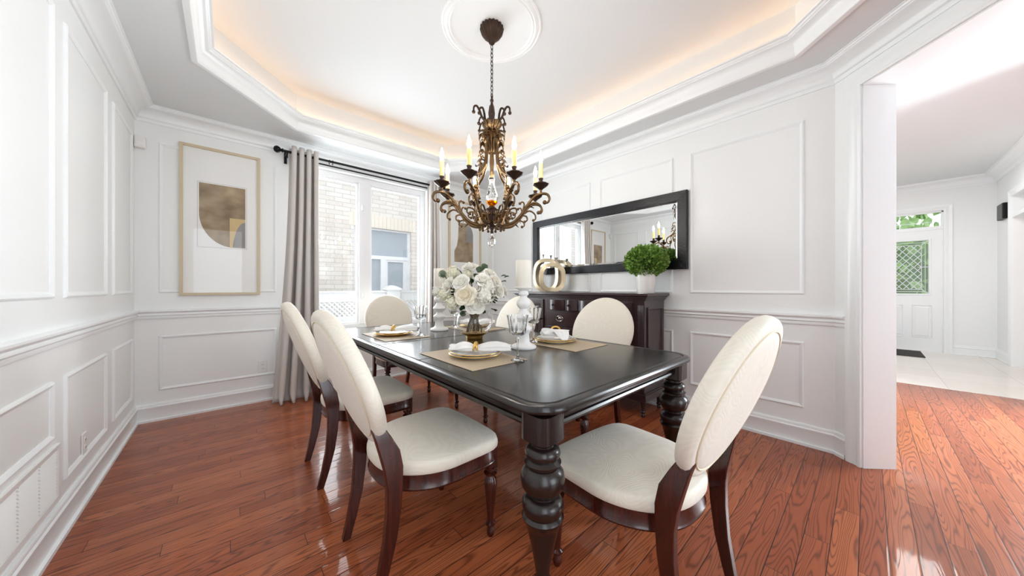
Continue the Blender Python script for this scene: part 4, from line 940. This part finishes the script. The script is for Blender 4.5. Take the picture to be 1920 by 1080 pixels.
m = MB(); [m.box(FX+.04, FX+.052, a, a+.012, 2.195, 2.43) for a in (-.40,)]; m.box(FX+.045, FX+.052, Y0+.02, Y1-.02, 2.268, 2.276); m.build('grid_bar', M_CAME, tw)
o = MB().box(8.55, 8.85, FY, FY+.05, 2.15, 2.385).build('door_chime', M_BLK, bevel=.01); tag(o, 'black door chime box high on the foyer wall', 'door chime')
o = MB().box(8.30, 9.05, -.62, .05, .004, .016).build('door_mat', M_MATF, bevel=.004); tag(o, 'dark door mat on the cream tiles before the front door', 'mat')

# ------------------------------------------------------------ outdoors
g = MB(); g.box(-6, 9, 4.22, 14, -.4, -.3); g.box(9.4, 22, -12, 12, -.4, -.3); struct(g.build('ground', M_GND))
nb = thing('brick_house', 'neighbouring pale brick house close outside the window', 'house', (2.2, 6.3, -.3)); NI = Matrix.Translation((-2.2, -6.3, .3))
m = MB(); nx0, nx1, nz0, nz1 = 1.744, 2.84, 1.02, 2.27
m.box(-5, nx0, 6.3, 6.5, -.3, 5.2, NI); m.box(nx1, 8, 6.3, 6.5, -.3, 5.2, NI); m.box(nx0, nx1, 6.3, 6.5, -.3, nz0, NI); m.box(nx0, nx1, 6.3, 6.5, nz1, 5.2, NI)
m.build('brick_wall', M_BRICK, nb)
m = MB()
for k in range(17):
    a = nx0-.09+k*.0755; m.box(a+.003, a+.0725, 6.292, 6.30, nz1+.005, nz1+.24, NI)
m.build('soldier_course', mat('lintel_brick', (232, 222, 208), .9, var=.08, scale=9), nb)
m = MB(); yy = 6.36; w = .05
m.box(nx0, nx0+w, yy, yy+.06, nz0, nz1, NI); m.box(nx1-w, nx1, yy, yy+.06, nz0, nz1, NI); m.box(nx0+w, nx1-w, yy, yy+.06, nz1-.03, nz1, NI); m.box(nx0+w, nx1-w, yy, yy+.06, nz0, nz0+w, NI)
m.box(nx0+w, nx1-w, yy-.01, yy+.035, 1.68, 1.75, NI); m.box(2.245, 2.345, yy-.012, yy+.036, nz0+w, 1.68, NI)
wf = m.build('window', M_VINYL, nb)
m = MB(); m.box(nx0+w, nx1-w, yy+.04, yy+.045, nz0+w, nz1-.03, NI); m.build('pane', M_BLIND, wf)
m = MB(); m.box(2.347, 2.385, yy+.006, yy+.036, nz0+w+.002, 1.678, NI); m.box(2.70, 2.788, yy+.006, yy+.036, nz0+w+.002, 1.678, NI); m.box(2.385, 2.70, yy+.006, yy+.036, 1.64, 1.678, NI); m.build('sash', M_VINYL, wf)
fe = thing('lattice_fence', 'white fence with lattice panel and capped post between the houses', 'fence', (2.0, 5.3, -.3)); FI = Matrix.Translation((-2.0, -5.3, .3))
m = MB(); m.box(-1, 1.94, 5.28, 5.32, .91, 1.05, FI); m.box(2.155, 5, 5.28, 5.32, .91, 1.05, FI); m.box(-1, 5, 5.285, 5.315, -.3, .69, FI); m.box(-1, 5, 5.25, 5.35, 1.05, 1.075, FI)
m.build('fence_board', M_FENCE, fe)
m = MB(); H_ = .24
for k in range(-2, 90):
    x = -1+k*.068
    for s_ in (1, -1):
        a = x if s_ > 0 else x+H_; b_ = x+H_ if s_ > 0 else x; w_ = .017
        m.add([(a-w_, 5.30+.004*s_, .68), (a+w_, 5.30+.004*s_, .68), (b_+w_, 5.30+.004*s_, .92), (b_-w_, 5.30+.004*s_, .92)], [(0, 1, 2, 3)], FI)
m.build('lattice', M_FENCE, fe, solid=.006)
m = MB(); m.box(1.945, 2.15, 5.2, 5.4, -.3, 1.085, FI); m.build('post', M_FENCE, fe)
m = MB(); m.loft([[(cx_*k+2.0475, cy_*k+5.3, z) for cx_, cy_ in ((-1, -1), (1, -1), (1, 1), (-1, 1))] for k, z in ((.135, 1.085), (.135, 1.105), (.06, 1.15), (.02, 1.165))], M=FI); m.build('post_cap', M_FENCE, fe)
for x, y, z, r, lb in ((12.2, -.2, 1.3, 1.9, 'green leafy bush seen through the front door glass'), (12.6, 5.0, 1.8, 1.9, 'taller bush left of the one behind the front door'), (12.4, -5.4, 1.6, 1.9, 'bush right of the one behind the front door')):
    b = thing('garden_bush', lb, 'bush', (x, y, -.3), group='bushes outside the front door')
    leaf_ball((0, 0, z), r, 1500, .22, (.8, 1, 1.2), .35).build('foliage', M_BUSH, b)
    MB().ball((0, 0, z), r*.72, sc=(.8, 1, 1.2)).build('inner_foliage', M_BUSHI, b, smooth=60)
    MB().tube([(0, 0, 0), (0, 0, z-r*.6)], .06, 8).build('trunk', M_STEM, b)
